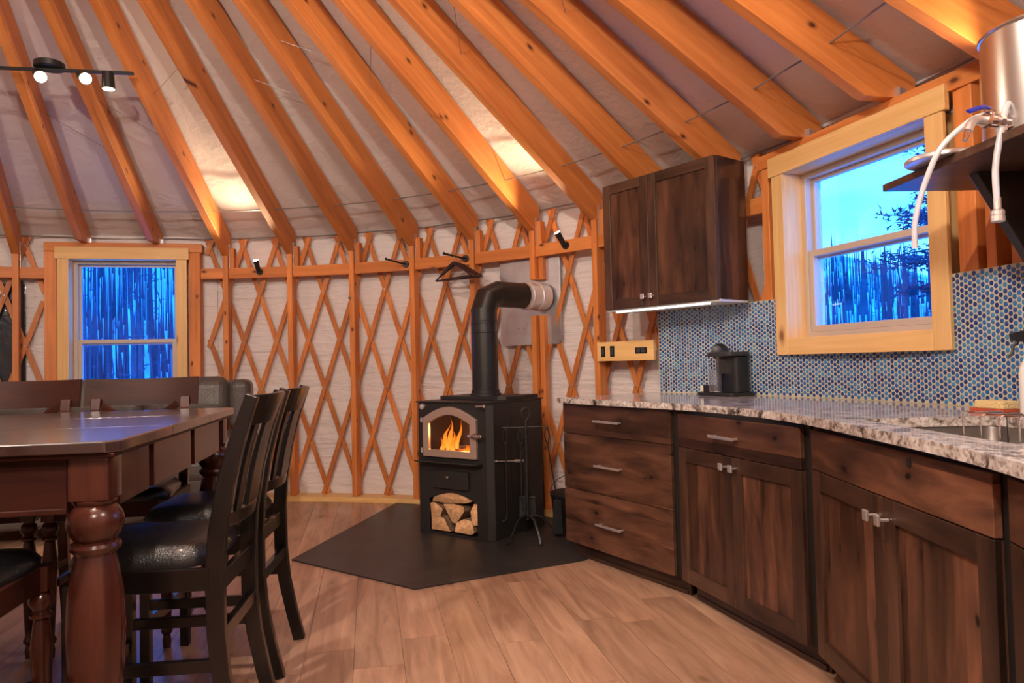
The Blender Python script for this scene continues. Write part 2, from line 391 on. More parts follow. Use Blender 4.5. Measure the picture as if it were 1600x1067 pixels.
def granite_material():
    m, n, b = newmat('speckled_granite'); L = n.links.new; N = lambda t: n.nodes.new(t)
    t = N('ShaderNodeTexCoord')
    q = N('ShaderNodeTexNoise'); q.inputs['Scale'].default_value = 16; q.inputs['Detail'].default_value = 6; q.inputs['Roughness'].default_value = .7; q.inputs['Distortion'].default_value = .6; L(t.outputs['Object'], q.inputs['Vector'])
    r = N('ShaderNodeValToRGB'); L(q.outputs[0], r.inputs[0]); e = r.color_ramp.elements
    e[0].position = .30; e[0].color = (.03,.025,.024,1); e[1].position = .58; e[1].color = (.68,.62,.58,1)
    k = e.new(.40); k.color = (.17,.13,.11,1); k = e.new(.47); k.color = (.50,.44,.40,1); k = e.new(.75); k.color = (.84,.81,.78,1)
    q2 = N('ShaderNodeTexVoronoi'); q2.inputs['Scale'].default_value = 110; L(t.outputs['Object'], q2.inputs['Vector'])
    r2 = N('ShaderNodeValToRGB'); L(q2.outputs['Color'], r2.inputs[0]); r2.color_ramp.elements[0].position = .2; r2.color_ramp.elements[0].color = (.4,.36,.34,1)
    r2.color_ramp.elements[1].position = .5; r2.color_ramp.elements[1].color = (1,1,1,1)
    mm = N('ShaderNodeMix'); mm.data_type = 'RGBA'; mm.blend_type = 'MULTIPLY'; mm.inputs[0].default_value = .75; L(r.outputs[0], mm.inputs[6]); L(r2.outputs[0], mm.inputs[7])
    L(mm.outputs[2], b.inputs['Base Color']); b.inputs['Roughness'].default_value = .1; b.inputs['Specular IOR Level'].default_value = .6
    return m
granite = granite_material()

def tile_material():
    m, n, b = newmat('blue_glazed_penny_tile'); L = n.links.new; N = lambda t: n.nodes.new(t)
    a = N('ShaderNodeAttribute'); a.attribute_name = 'tint'
    r = N('ShaderNodeValToRGB'); L(a.outputs['Fac'], r.inputs[0]); e = r.color_ramp.elements
    e[0].position = 0; e[0].color = (.010,.030,.13,1); e[1].position = 1; e[1].color = (.06,.24,.42,1)
    k = e.new(.35); k.color = (.016,.065,.25,1); k = e.new(.7); k.color = (.035,.16,.38,1)
    L(r.outputs[0], b.inputs['Base Color']); b.inputs['Roughness'].default_value = .12; b.inputs['Coat Weight'].default_value = .3
    return m
tile_m = tile_material()
grout_m = mat('grout', (.50,.48,.37), .8)

def pane_material():
    m = bpy.data.materials.new('window_glass'); m.use_nodes = True; n = m.node_tree; n.nodes.clear()
    o = n.nodes.new('ShaderNodeOutputMaterial'); mx = n.nodes.new('ShaderNodeMixShader'); t = n.nodes.new('ShaderNodeBsdfTransparent')
    g = n.nodes.new('ShaderNodeBsdfGlossy'); g.inputs['Roughness'].default_value = .01; lw = n.nodes.new('ShaderNodeLayerWeight'); lw.inputs[0].default_value = .5
    pw_ = n.nodes.new('ShaderNodeMath'); pw_.operation = 'POWER'; n.links.new(lw.outputs['Facing'], pw_.inputs[0]); pw_.inputs[1].default_value = 5
    f = n.nodes.new('ShaderNodeMath'); f.operation = 'MULTIPLY_ADD'; n.links.new(pw_.outputs[0], f.inputs[0]); f.inputs[1].default_value = .9; f.inputs[2].default_value = .025
    n.links.new(f.outputs[0], mx.inputs[0]); n.links.new(t.outputs[0], mx.inputs[1]); n.links.new(g.outputs[0], mx.inputs[2]); n.links.new(mx.outputs[0], o.inputs[0])
    return m
pane_m = pane_material()
def flame_material():
    m = bpy.data.materials.new('flame'); m.use_nodes = True; n = m.node_tree; n.nodes.clear(); L = n.links.new; N = lambda t: n.nodes.new(t)
    o = N('ShaderNodeOutputMaterial'); e = N('ShaderNodeEmission'); t = N('ShaderNodeTexCoord'); s = N('ShaderNodeSeparateXYZ')
    L(t.outputs['Generated'], s.inputs[0]); r = N('ShaderNodeValToRGB'); L(s.outputs['Z'], r.inputs[0])
    c = r.color_ramp.elements; c[0].position = 0; c[0].color = (1,.42,.06,1); c[1].position = 1; c[1].color = (.55,.07,.0,1); k = c.new(.4); k.color = (1,.27,.02,1)
    L(r.outputs[0], e.inputs[0]); e.inputs[1].default_value = 1.5
    lw = N('ShaderNodeLayerWeight'); lw.inputs[0].default_value = .6
    tr = N('ShaderNodeBsdfTransparent'); mx = N('ShaderNodeMixShader'); L(lw.outputs['Facing'], mx.inputs[0]); L(e.outputs[0], mx.inputs[1]); L(tr.outputs[0], mx.inputs[2]); L(mx.outputs[0], o.inputs[0])
    return m
flame_m = flame_material()
def ember_material():
    m, n, b = newmat('glowing_ember_log'); L = n.links.new; N = lambda t: n.nodes.new(t)
    t = N('ShaderNodeTexCoord'); q = N('ShaderNodeTexNoise'); q.inputs['Scale'].default_value = 14; q.inputs['Detail'].default_value = 5; L(t.outputs['Object'], q.inputs['Vector'])
    r = N('ShaderNodeValToRGB'); L(q.outputs[0], r.inputs[0]); c = r.color_ramp.elements; c[0].position = .42; c[0].color = (.0,.0,.0,1); c[1].position = .68; c[1].color = (1,.32,.05,1)
    k = c.new(.55); k.color = (.6,.06,.0,1)
    b.inputs['Base Color'].default_value = (.03,.015,.01,1); L(r.outputs[0], b.inputs['Emission Color']); b.inputs['Emission Strength'].default_value = 1.6; b.inputs['Roughness'].default_value = .9
    return m
ember_m = ember_material()
fire_brick = mat('sooty_fire_brick', (.05,.022,.014), .9, var=.3, vscale=12)
stove_glass = pane_m
log_end = wood('split_wood_face', (.74,.44,.22), (.42,.20,.09), 'y', fine=22, tone=.2, rough=.8)
log_bark = mat('log_bark', (.20,.11,.06), .9, bump=(30,1), var=.4, vscale=14)

# ================================================================== SETTING
# ---- floor
sub = G(); n = 64
sub.prism([(CX+4.35*cos(2*pi*j/n), CY+4.35*sin(2*pi*j/n)) for j in range(n)], -.06, -.004)
floor = sub.out('floor', mat('subfloor', (.10,.06,.04), .8), kind='structure')
def clip(poly, cpoly):
    out = poly
    for j in range(len(cpoly)):
        a, b = cpoly[j], cpoly[(j+1)%len(cpoly)]
        inp = out; out = []
        if not inp: break
        side = lambda p: (b[0]-a[0])*(p[1]-a[1])-(b[1]-a[1])*(p[0]-a[0])
        for q in range(len(inp)):
            p0, p1 = inp[q], inp[(q+1)%len(inp)]; s0, s1 = side(p0), side(p1)
            if s0 >= 0: out.append(p0)
            if (s0 >= 0) != (s1 >= 0):
                t = s0/(s0-s1); out.append((p0[0]+(p1[0]-p0[0])*t, p0[1]+(p1[1]-p0[1])*t))
    return out
PD = Vector((-.2, 1)).normalized(); PN = Vector((PD.y, -PD.x))
circ = [(CX+4.12*cos(2*pi*j/48), CY+4.12*sin(2*pi*j/48)) for j in range(48)]
PW, PL = .187, 1.22; rr = random.Random(3)
ox, oy = .05, 3.2
for a in range(-34, 18):
    sh = rr.random()*PL
    for b in range(-6, 4):
        u0, u1 = a*PW+.0009, (a+1)*PW-.0009; v0, v1 = b*PL+sh+.0009, (b+1)*PL+sh-.0009
        q = [(ox+PN.x*u+PD.x*v, oy+PN.y*u+PD.y*v) for u, v in ((u0,v0),(u1,v0),(u1,v1),(u0,v1))]
        q = clip(q, circ)
        if len(q) < 3: continue
        # local frame with X along the plank
        c = Vector((sum(p[0] for p in q)/len(q), sum(p[1] for p in q)/len(q)))
        lo = [((p[0]-c.x)*PD.x+(p[1]-c.y)*PD.y, -((p[0]-c.x)*PN.x+(p[1]-c.y)*PN.y)) for p in q]
        g = G(); g.prism(lo, -.004, 0)
        g.out('plank', plank_m, floor, M=Matrix.Translation((c.x, c.y, 0)) @ Matrix.Rotation(atan2(PD.y, PD.x), 4, 'Z'))

# ---- wall liner (fabric) in three pieces, with real openings for the windows
W1 = dict(i0=-.3, i1=1.4, z0=.7, z1=2.1); W2 = dict(i0=10.7, i1=12.4, z0=1.2, z1=2.1)
def hole(i, z):
    for w in (W1, W2):
        if w['i0']-.01 < i < w['i1']+.01 and w['z0'] < z < w['z1']: return True
    return False
def wall_piece(name, i0, i1, fine):
    st = .1 if fine else .5; ncol = int(round((i1-i0)/st)); rows = [0,.05,.1,.15,.2,.25]+[.3+.1*j for j in range(20)]+[2.29]
    vs = []; fs = []
    for a in range(ncol+1):
        i = i0+a*st
        for z in rows:
            d = 0
            if fine and .22 < z < 2.2:
                p = Vector((i*1.1, z*5, 0)); d = noise.noise(p)*.012+noise.noise(Vector((i*6, z*14, 3)))*.006
            edge = any(abs(i-w[q]) < .06 for w in (W1,W2) for q in ('i0','i1'))
            p = W(i, 4.275+(0 if edge else d)-(.012 if z <= .2 else 0), z); vs.append(tuple(p))
    k = len(rows)
    for a in range(ncol):
        for b in range(k-1):
            ic = i0+(a+.5)*st; zc = (rows[b]+rows[b+1])/2
            if hole(ic, zc): continue
            fs.append((a*k+b, (a+1)*k+b, (a+1)*k+b+1, a*k+b+1))
    me = bpy.data.meshes.new(name); me.from_pydata(vs, [], fs); me.materials.append(liner_wall); finish(me, 60)
    return link(name, me, kind='structure')
wall_back = wall_piece('wall_back', -4, 9, True)
wall_right = wall_piece('wall_right', 9, 18, True)
wall_front = wall_piece('wall_front', 18, 42.3, False)

# ---- ceiling membrane
ZT = 2.1+.2333
def ztop(r): return ZT+.578*(4.112-r)
vs = []; fs = []
NA, NR = 460, 30
rs = [.5+(4.3-.5)*(1-(1-j/(NR-1))**1.6) for j in range(NR)]
for a in range(NA):
    i = a*(2*pi/DT)/NA
    for r in rs:
        t = max(0, (r-3.0)/1.3); ph = (i-round(i))
        d = noise.noise(Vector((i*3.1+r*2.5, r*5-i*1.3, 1)))*.022*t + noise.noise(Vector((i*.9, r*3, 7)))*.012 + .02*(1-(2*ph)**2)*.6
        vs.append(tuple(W(i, r, ztop(r)+.012+d)))
for a in range(NA):
    b = (a+1) % NA
    for j in range(NR-1): fs.append((a*NR+j, a*NR+j+1, b*NR+j+1, b*NR+j))
me = bpy.data.meshes.new('ceiling'); me.from_pydata(vs, [], fs); me.materials.append(liner_roof); finish(me, 70)
ceiling = link('ceiling', me, kind='structure')
g = G(); g.M = Matrix.Translation((CX, CY, 0))
g.lathe([(.66, ztop(.66)-.26), (.66, ztop(.66)+.0), (.56, ztop(.56)+.0), (.56, ztop(.66)-.26), (.66, ztop(.66)-.26)], 48)
g.out('centre_ring', fir_x, ceiling)
g = G(); g.M = Matrix.Translation((CX, CY, 0)); g.lathe([(.72, ztop(.6)+.05), (.5, ztop(.6)+.16), (.02, ztop(.6)+.26)], 32)
g.out('dome_cover', mat('dome_vinyl', (.6,.62,.7), .4), ceiling, smooth=True)

# ---- rafters
def zb(r): return 2.1+.578*(4.112-r)
RWD = .058
TILT = atan2(.578, 1)
RT = Matrix.Translation((4.112,0,2.1)) @ Matrix.Rotation(TILT, 4, 'Y')   # local X follows the slope of the rafter
RTI = RT.inverted()
def rafter_mesh(zcut=None):
    g = G()
    if zcut is None: bot = [(.64, zb(.64)), (4.112, 2.1), (4.185, 2.1)]
    else:
        rk = 4.112-(zcut-2.1)/.578; bot = [(.64, zb(.64)), (rk, zcut), (4.185, zcut)]
    poly = bot+[(4.185, ztop(4.185)), (.64, ztop(.64))]
    g.M = RTI; g.prism(poly, -RWD/2, RWD/2, 'y')
    return g.mesh('rafter', fir_x)
rm_std = rafter_mesh(); rm_w1 = rafter_mesh(2.205); rm_w2 = rafter_mesh(2.202)
gb = G(); gb.M = RTI; gb.box(4.125, 4.15, -RWD/2-.003, -RWD/2, 1.99, 2.2); strap_me = gb.mesh('bracket', galv)
gb = G(); gb.M = RTI; gb.box(4.08, 4.13, -RWD/2-.004, -RWD/2, 2.205, 2.245); gb.box(4.078,4.082,-RWD/2-.03,-RWD/2,2.205,2.24); gb.box(4.08,4.13,-RWD/2-.03,-RWD/2,2.203,2.208); clip_me = gb.mesh('bracket', galv)
RI = [-5,-4,-3,-2,-.88]+list(range(0,18))
for i in RI:
    me = rm_w1 if i in (0,1) else rm_w2 if i in (11,12) else rm_std
    Mx = Matrix.Translation((CX,CY,0)) @ Matrix.Rotation(ang(i), 4, 'Z') @ RT
    o = link('rafter', me, ceiling, bevel=.002, M=Mx, seg=1)
    link('bracket', clip_me if i in (0,1,11,12) else strap_me, o)
# rear half of the roof frame
for a in range(18, 41):
    link('rafter', rm_std, ceiling, M=Matrix.Translation((CX,CY,0)) @ Matrix.Rotation(ang(a), 4, 'Z') @ RT)
# tension cables threaded through the rafters
def cable(name, r, dz, rad, i0, i1, parent, lab=None):
    for i in range(i0, i1):
        g = G(); g.cyl(W(i, r, zb(r)+dz, .03), W(i+1, r, zb(r)+dz, -.03), rad, n=8); o = g.out(name, cable_m, parent)
cable('tension_cable', 3.77, .112, .0045, -2, 15, ceiling)
for i, r0, r1 in ((2,2.75,2.55),(4,2.7,2.9),(5,2.5,2.7),(6,2.9,2.6),(8,2.9,2.6),(9,2.6,2.9),(10,3.0,2.7),(0,2.9,3.2),(1,2.8,3.1)):
    g = G(); g.cyl(W(i, r0, zb(r0)+.10, .03), W(i+1, r1, zb(r1)+.10, -.03), .0018, n=6); g.out('thin_cord', cable_m, ceiling)
# perimeter cable at the top of the lattice
g = G(); g.tube([W(-4+q*.25, 4.2, 2.262+.004*sin(q)) for q in range(80)], .006, 8); g.out('perimeter_cable', cable_m, wall_back, smooth=True)

# ---- studs, rails
def stud_mesh(z0, z1, w=.045, d=.085):
    g = G(); g.box(-w/2, w/2, 0, d, z0, z1); return g.mesh('stud', fir_z)
sm = stud_mesh(.045, 2.1)
def put_stud(i, me=sm, r=4.112, wall=None, off=0):
    wall = wall or (wall_back if i < 9.4 else wall_right)
    return link('stud', me, wall, bevel=.002, M=frame(i, r) @ Matrix.Translation((off,0,0)), seg=1)
for i in (-4,-3,-2,-.88,2,3,4,5,6,8,9,10,13,14,15,16): put_stud(i)
put_stud(7, stud_mesh(1.735, 2.1)); put_stud(7, stud_mesh(.045, 1.47))
sec_hi = stud_mesh(1.735, 2.03, .04, .05); sec_lo = stud_mesh(.045, 1.47, .04, .05)
put_stud(7, sec_hi, 4.15, off=.05); put_stud(7, sec_lo, 4.15, off=.05)
king = stud_mesh(.045, 2.13, .09, .085)
put_stud(-.445, king); put_stud(1.535, king); put_stud(10.47, stud_mesh(.045, 2.13, .05, .085)); put_stud(12.605, king); put_stud(12.80, stud_mesh(.045,2.13,.045,.085))
jb = G(); jb.box(.026,.064,.03,.085,1.99,2.17); jm = jb.mesh('jack_block', fir_z)
for i in (2,3,4,5,6,7,8): link('jack_block', jm, wall_back, M=frame(i, 4.112))
def rail(i0, i1, z0=1.905, z1=1.995, m0=.024, m1=.024, r=4.128):
    a = W(i0, r, 0); b = W(i1, r, 0); d = (b-a); L = d.length; g = G(); g.box(m0-L/2, L/2-m1, 0, .04, z0, z1)
    c = (a+b)/2
    g.out('blocking_rail', fir_x, wall_back if i0 < 9.4 else wall_right, bevel=.002, seg=1, M=Matrix.Translation((c.x,c.y,0)) @ Matrix.Rotation(atan2(d.y,d.x),4,'Z'))
for a, b in ((-3,-2),(-2,-.88)): rail(a, b)
rail(-.88, -.445, m1=.047); rail(1.535, 2, m0=.047)
for a in range(2, 9): rail(a, a+1)
rail(9,10); rail(10,10.47,m1=.03); rail(12.80,14); rail(14,15)
# floor sill
def sill(i0, i1, wall):
    g = G(); n_ = int((i1-i0)*3); vs = []; fs = []
    for a in range(n_+1):
        i = i0+(i1-i0)*a/n_
        for r, z in ((4.085,-.003),(4.085,.042),(4.262,.042),(4.262,-.003)): vs.append(tuple(W(i,r,z)))
    for a in range(n_):
        for j in range(4): fs.append((a*4+j,a*4+(j+1)%4,a*4+4+(j+1)%4,a*4+4+j))
    g.add(vs, fs); g.out('sill_plate', pine_x, wall)
sill(-4, 9, wall_back); sill(9, 18, wall_right)

# ---- lattice slats (khana) and the bolts where they cross
def in_gap(i, z):
    if -.55 < i < 1.66 and .55 < z < 2.22: return True
    if 10.45 < i < 12.75 and 1.05 < z < 2.22: return True
    return False
def slat_obj(i0, sgn, r, wall_lo=-4.5, wall_hi=16.5):
    # slat passes through (i0, .11) with slope
    runs = []; cur = []
    nseg = 33
    for q in range(nseg+1):
        z = .045+(2.262-.045)*q/nseg
        i = i0+sgn*.25*(z-.11)/.415
        if in_gap(i, z) or i < wall_lo or i > wall_hi:
            if len(cur) > 1: runs.append(cur)
            cur = []
        else: cur.append((i, z))
    if len(cur) > 1: runs.append(cur)
    for run in runs:
        ic = sum(p[0] for p in run)/len(run); F = frame(ic, r); Fi = F.inverted()
        step = max(1, (len(run)-1)//7); pts = run[::step]
        if pts[-1] != run[-1]: pts.append(run[-1])
        w = .019; g = G(); vs = []; fs = []
        dl = Vector((.25*.1357*4.22*sgn, .415)).normalized(); nx, nz = dl.y*w, -dl.x*w
        for (i, z) in pts:
            for s1, rr_ in ((-1,0),(1,0),(1,.012),(-1,.012)):
                ii = i+s1*nx/(4.22*DT)
                vs.append(tuple(Fi @ W(ii, r+rr_, z+s1*nz)))
        k = len(pts)
        for q in range(k-1):
            for j in range(4): fs.append((q*4+j,q*4+(j+1)%4,q*4+4+(j+1)%4,q*4+4+j))
        fs += [(3,2,1,0), tuple((k-1)*4+j for j in range(4))]
        g.add(vs, fs)
        g.out('lattice_slat', slat_m, wall_back if ic < 9.4 else wall_right, M=F)
for a in range(-14, 36):
    i0 = -.04+.5*a+0
    slat_obj(i0, 1, 4.200); slat_obj(i0, -1, 4.213)
for wall, lo, hi in ((wall_back,-4.4,9.2),(wall_right,9.2,16.5)):
    g = G()
    for row in range(6):
        z = .11+.415*row; off = 0 if row % 2 == 0 else .25
        for a in range(-12, 36):
            i = -.04+.5*a+off
            if lo <= i < hi and not in_gap(i, z):
                p = W(i, 4.200, z); q = W(i, 4.194, z); g.cyl(p, q, .0065, .004, n=8)
    g.out('lattice_bolts', bolt_m, wall, kind='stuff')

# ---- dark vinyl roll-up window at far left (mostly out of frame)
g = G()
for q in range(6):
    a, b = W(-2.6+q*.3, 4.255, 0), W(-2.3+q*.3, 4.255, 0)
    g.add([(a.x,a.y,.75),(b.x,b.y,.75),(b.x,b.y,1.87),(a.x,a.y,1.87)], [(0,1,2,3)])
w3 = g.out('window_3', mat('dark_vinyl_sheet', (.03,.035,.045), .12, bump=(9,.6)), kind='structure')
g = G(); a, b = W(-.95, 4.25, 0), W(-.83, 4.25, 0)
g.add([(a.x,a.y,.72),(b.x,b.y,.72),(b.x,b.y,1.9),(a.x,a.y,1.9)], [(0,1,2,3)]); g.out('window_binding', mat('black_webbing', (.012,.012,.013), .7), w3)

# ---- windows
def window(name, L, R, z0, z1, hz0, hz1, hl, hr, rail_z, wall):
    L = Vector((L[0],L[1],0)); R = Vector((R[0],R[1],0)); d = R-L; w = d.length
    root = bpy.data.objects.new(name, None); COL.objects.link(root); root['kind'] = 'structure'; root.empty_display_size = .1
    root.location = L; root.rotation_euler = (0,0,atan2(d.y,d.x))
    cs = .085; T = .02
    def B(nm, x0,x1,y0,y1,zz0,zz1, m, bev=.002, par=root): 
        c = ((x0+x1)/2,(y0+y1)/2,(zz0+zz1)/2); g = G(); g.box(x0-c[0],x1-c[0],y0-c[1],y1-c[1],zz0-c[2],zz1-c[2])
        return g.out(nm, m, par, bevel=bev, M=Matrix.Translation(c), seg=1)
    B('side_casing', 0, cs, -T, 0, z0, z1-.1, pine_z); B('side_casing', w-cs, w, -T, 0, z0, z1-.1, pine_z)
    B('head_casing', -.018, w+.018, -T-.006, 0, z1-.1, z1, pine_x); B('sill_casing', cs, w-cs, -T, 0, z0, z0+cs, pine_x)
    D = .13
    B('jamb', cs-.02, cs, 0, D+.01, z0+cs-.02, z1-.08, pine_z); B('jamb', w-cs, w-cs+.02, 0, D+.01, z0+cs-.02, z1-.08, pine_z)
    B('jamb', cs, w-cs, 0, D, z1-.1, z1-.08, pine_x); B('jamb', cs, w-cs, 0, D, z0+cs-.02, z0+cs, pine_x)
    x0, x1, a0, a1 = cs, w-cs, z0+cs, z1-.1
    g = G(); g.holed([(x0,a0),(x1,a0),(x1,a1),(x0,a1)], [[(x0+.028,a0+.028),(x1-.028,a0+.028),(x1-.028,a1-.028),(x0+.028,a1-.028)]], D-.03, D+.05, 'y'); g.out('window_frame', vinyl, root, bevel=.002, seg=1)
    def sash(nm, p0,p1,q0,q1,y0,y1,b):
        g = G(); g.holed([(p0,q0),(p1,q0),(p1,q1),(p0,q1)], [[(p0+b,q0+b),(p1-b,q0+b),(p1-b,q1-b),(p0+b,q1-b)]], y0, y1, 'y'); s = g.out(nm, vinyl, root, bevel=.002, seg=1)
        g = G(); g.box(p0+b-.004,p1-b+.004,(y0+y1)/2-.002,(y0+y1)/2+.002,q0+b-.004,q1-b+.004); g.out('pane', pane_m, s)
    sash('upper_sash', x0+.028, x1-.028, rail_z-.02, a1-.028, D+.012, D+.04, .018)
    sash('lower_sash', x0+.028, x1-.028, a0+.028, rail_z+.025, D-.022, D+.010, .032)
    # rough header timber and the exterior collar that closes the wall opening
    B('header_beam', -hl, w+hr, -.008, .12, hz0, hz1, fir_x)
    g = G(); g.holed([(-.22,z0-.12),(w+.22,z0-.12),(w+.22,z1+.12),(-.22,z1+.12)], [[(cs-.02,z0+cs-.02),(w-cs+.02,z0+cs-.02),(w-cs+.02,z1-.08),(cs-.02,z1-.08)]], .125, .24, 'y'); g.out('opening_collar', liner_wall, root)
    return root
win1 = window('window_1', (-3.722,5.921), (-2.758,6.144), .62, 2.165, 2.13, 2.205, .10, .12, 1.375, wall_back)
win2 = window('window_2', (1.400,3.780), (1.711,2.790), 1.13, 2.162, 2.13, 2.202, .13, .16, 1.635, wall_right)

# ---- hearth pad and thimble plate
pad = G(); wallpts = [W(5.05+q*.3, 4.08, 0) for q in range(12)]
poly = [(-1.02,5.80),(-1.316,4.248),(-.514,3.640),(.40,4.17)]
poly += [(p.x,p.y) for p in reversed(wallpts)]
poly = [(-1.316,4.248),(-.514,3.640),(.379,4.100),(.62,4.45)]+[tuple(W(i,4.08,0)[:2]) for i in (8.6,8,7.5,7,6.5,6,5.5,5,4.7)]
pad.prism(poly, .0005, .009); o = pad.out('hearth_pad', pad_m, bevel=.002); tag(o, 'black angular hearth mat on the plank floor under the wood stove', 'hearth pad')

# ================================================================== KITCHEN
def handle_bar(parent, x0, x1, z, y=0):
    g = G(); g.box(x0, x1, y-.036, y-.028, z-.006, z+.006); g.box(x0+.012, x0+.020, y-.03, y, z-.005, z+.005); g.box(x1-.020, x1-.012, y-.03, y, z-.005, z+.005)
    return g.out('handle', steel, parent, bevel=.001, seg=1)
def tab_pull(parent, x, z, y=0):
    g = G(); g.box(x-.013, x+.013, y-.036, y-.028, z-.015, z+.015); g.box(x-.005, x+.005, y-.03, y, z-.004, z+.004)
    return g.out('handle', steel, parent, bevel=.0015, seg=1)
def shaker(parent, x0, x1, z0, z1, y0=0, y1=.02, st=.062, name='door'):
    cx = (x0+x1)/2; cz = (z0+z1)/2
    g = G(); hx = (x1-x0)/2; hz = (z1-z0)/2
    g.box(-hx+.0005, hx-.0005, y1-.005, y1, -hz+.0005, hz-.0005)
    d = g.out(name, alder_frame_z, parent, M=Matrix.Translation((cx,0,cz)))
    for xx in (-hx, hx-st):
        g = G(); g.box(xx, xx+st, y0, y1-.005, -hz, hz); g.out('door_stile', alder_frame_z, d, bevel=.0012, seg=1)
    for zz in (-hz, hz-st):
        g = G(); g.box(-hx+st, hx-st, y0+.0005, y1-.005, zz, zz+st); g.out('door_rail', alder_frame_x, d, bevel=.0012, seg=1)
    g = G(); g.box(-hx+st-.004, hx-st+.004, y0+.010, y1-.0045, -hz+st-.004, hz-st+.004); g.out('door_panel', alder_z, d)
    return d
def slab_front(parent, x0, x1, z0, z1, y0=0, y1=.02):
    c = ((x0+x1)/2, 0, (z0+z1)/2); g = G(); g.box(x0-c[0], x1-c[0], y0, y1, z0-c[2], z1-c[2])
    return g.out('drawer', alder_x, parent, bevel=.002, M=Matrix.Translation(c), seg=1)
def base_unit(A, B, label, kind, depth=.58, ext=(0,0), lo=0, ro=0):
    d = Vector((B[0]-A[0], B[1]-A[1])); w = d.length
    t = thing('base_cabinet', label, 'cabinet', (A[0],A[1],0), atan2(d.y,d.x))
    g = G(); xa, xb = -.004-ext[0], w+.012+ext[1]
    if kind != 'sink': g.box(xa, xb, .021, depth, .10, .883)
    else: g.holed([(xa,.021),(xb,.021),(xb,depth),(xa,depth)], [[(xa+.018,.04),(xb-.018,.04),(xb-.018,depth-.018),(xa+.018,depth-.018)]], .10, .883); g.box(xa+.01, xb-.01, .03, depth-.01, .10, .118)
    g.out('carcass', carcass_m, t, bevel=.001, seg=1)
    # face frame strips beside the fronts
    x0, x1 = -.004-ext[0], .02
    cx = (x0+x1)/2; g = G(); g.box(x0-cx, x1-cx, .0195, .03, .10, .883); g.out('frame_stile', alder_frame_z, t, M=Matrix.Translation((cx,0,0)))
    g = G(); g.box(-.01-lo, w+.02+ro, .085, .10, 0.001, .10); g.out('toe_kick', alder_frame_x, t)
    g = G(); g.box(-.0-lo, w+ro, .078, .085, 0.001, .022); g.out('shoe_moulding', alder_frame_x, t, bevel=.002, seg=1)
    if kind == 'drawers':
        for z0, z1, hz in ((.716,.883,.798),(.405,.713,.559),(.10,.402,.247)):
            f = slab_front(t, .0, w-.002, z0, z1); c = ((w-.002)/2, 0, (z0+z1)/2)
            h = handle_bar(f, .32-c[0], .53-c[0], hz-c[2])
    elif kind in ('two', 'sink'):
        zt = .866; zs = .716 if kind == 'two' else .731
        f = slab_front(t, 0, w, zs, zt); c = (w/2, 0, (zs+zt)/2)
        if kind == 'two': handle_bar(f, .305-c[0], .485-c[0], .791-c[2])
        mid = w/2 + (.0 if kind == 'two' else .01)
        a = shaker(t, 0, mid-.0015, .10, zs-.003); b = shaker(t, mid+.0015, w, .10, zs-.003)
        ca = ((mid-.0015)/2, (zs-.003+.10)/2); cb = ((mid+.0015+w)/2, (zs-.003+.10)/2)
        tab_pull(a, mid-.034-ca[0], .672-ca[1]); tab_pull(b, mid+.034-cb[0], .672-cb[1])
        if kind == 'sink':
            g = G(); g.lathe([(.004,-.0),(.011,0.0),(.011,.002),(.004,.002)], 14); k = g.out('knot_hole', mat('knot_black',(.003,.002,.002),.8), f, M=Matrix.Translation((.632-c[0]+.03,-.0005,.843-c[2])) @ Matrix.Rotation(pi/2,4,'X') @ Matrix.Diagonal((1,1.2,1,1)))
    else:
        f = slab_front(t, 0, w, .74, .866); handle_bar(f, -.1, .1, 0)
        a = shaker(t, 0, w, .10, .737)
    return t
base_unit((.285,4.187), (.739,3.432), 'dark knotty base cabinet with three drawers, beside the stove tools', 'drawers', ext=(0,.02), depth=.56)
base_unit((.762,3.379), (1.011,2.570), 'dark knotty base cabinet under the coffee maker, one drawer over two doors', 'two', ext=(.016,.02))
base_unit((1.023,2.505), (.989,1.510), 'wide dark sink base cabinet with knot-holed false drawer front over two doors', 'sink', ext=(.02,.016), depth=.60)
base_unit((.985,1.456), (.83,.86), 'dark base cabinet cut off by the right edge of the picture', 'single', ext=(.016,0), depth=.60)

def catmull(pts, n=8):
    P = [Vector(p) for p in pts]; P = [P[0]*2-P[1]]+P+[P[-1]*2-P[-2]]; out = []
    for j in range(1, len(P)-2):
        for q in range(n):
            t = q/n; a,b,c,d = P[j-1],P[j],P[j+1],P[j+2]
            out.append(.5*((2*b)+(c-a)*t+(2*a-5*b+4*c-d)*t*t+(-a+3*b-3*c+d)*t**3))
    out.append(P[-2]); return out
front = catmull([(.252,4.194),(.480,3.80),(.716,3.425),(.90,3.02),(.992,2.56),(.985,2.05),(.955,1.52),(.875,1.12),(.775,.80)], 6)
iA = idx(.86, 4.60); back = [W(iA+(15.9-iA)*q/40, 4.098, 0) for q in range(41)]
outer = [(p.x,p.y) for p in front]+[(p.x,p.y) for p in reversed(back)]
sink_out = rrect(1.10, 1.535, 1.60, 2.315, .035, 4)
g = G(); g.holed(outer, [sink_out], .885, .915)
ct = g.out('countertop', granite, bevel=.003); tag(ct, 'curved speckled grey granite countertop running along the wall', 'countertop')
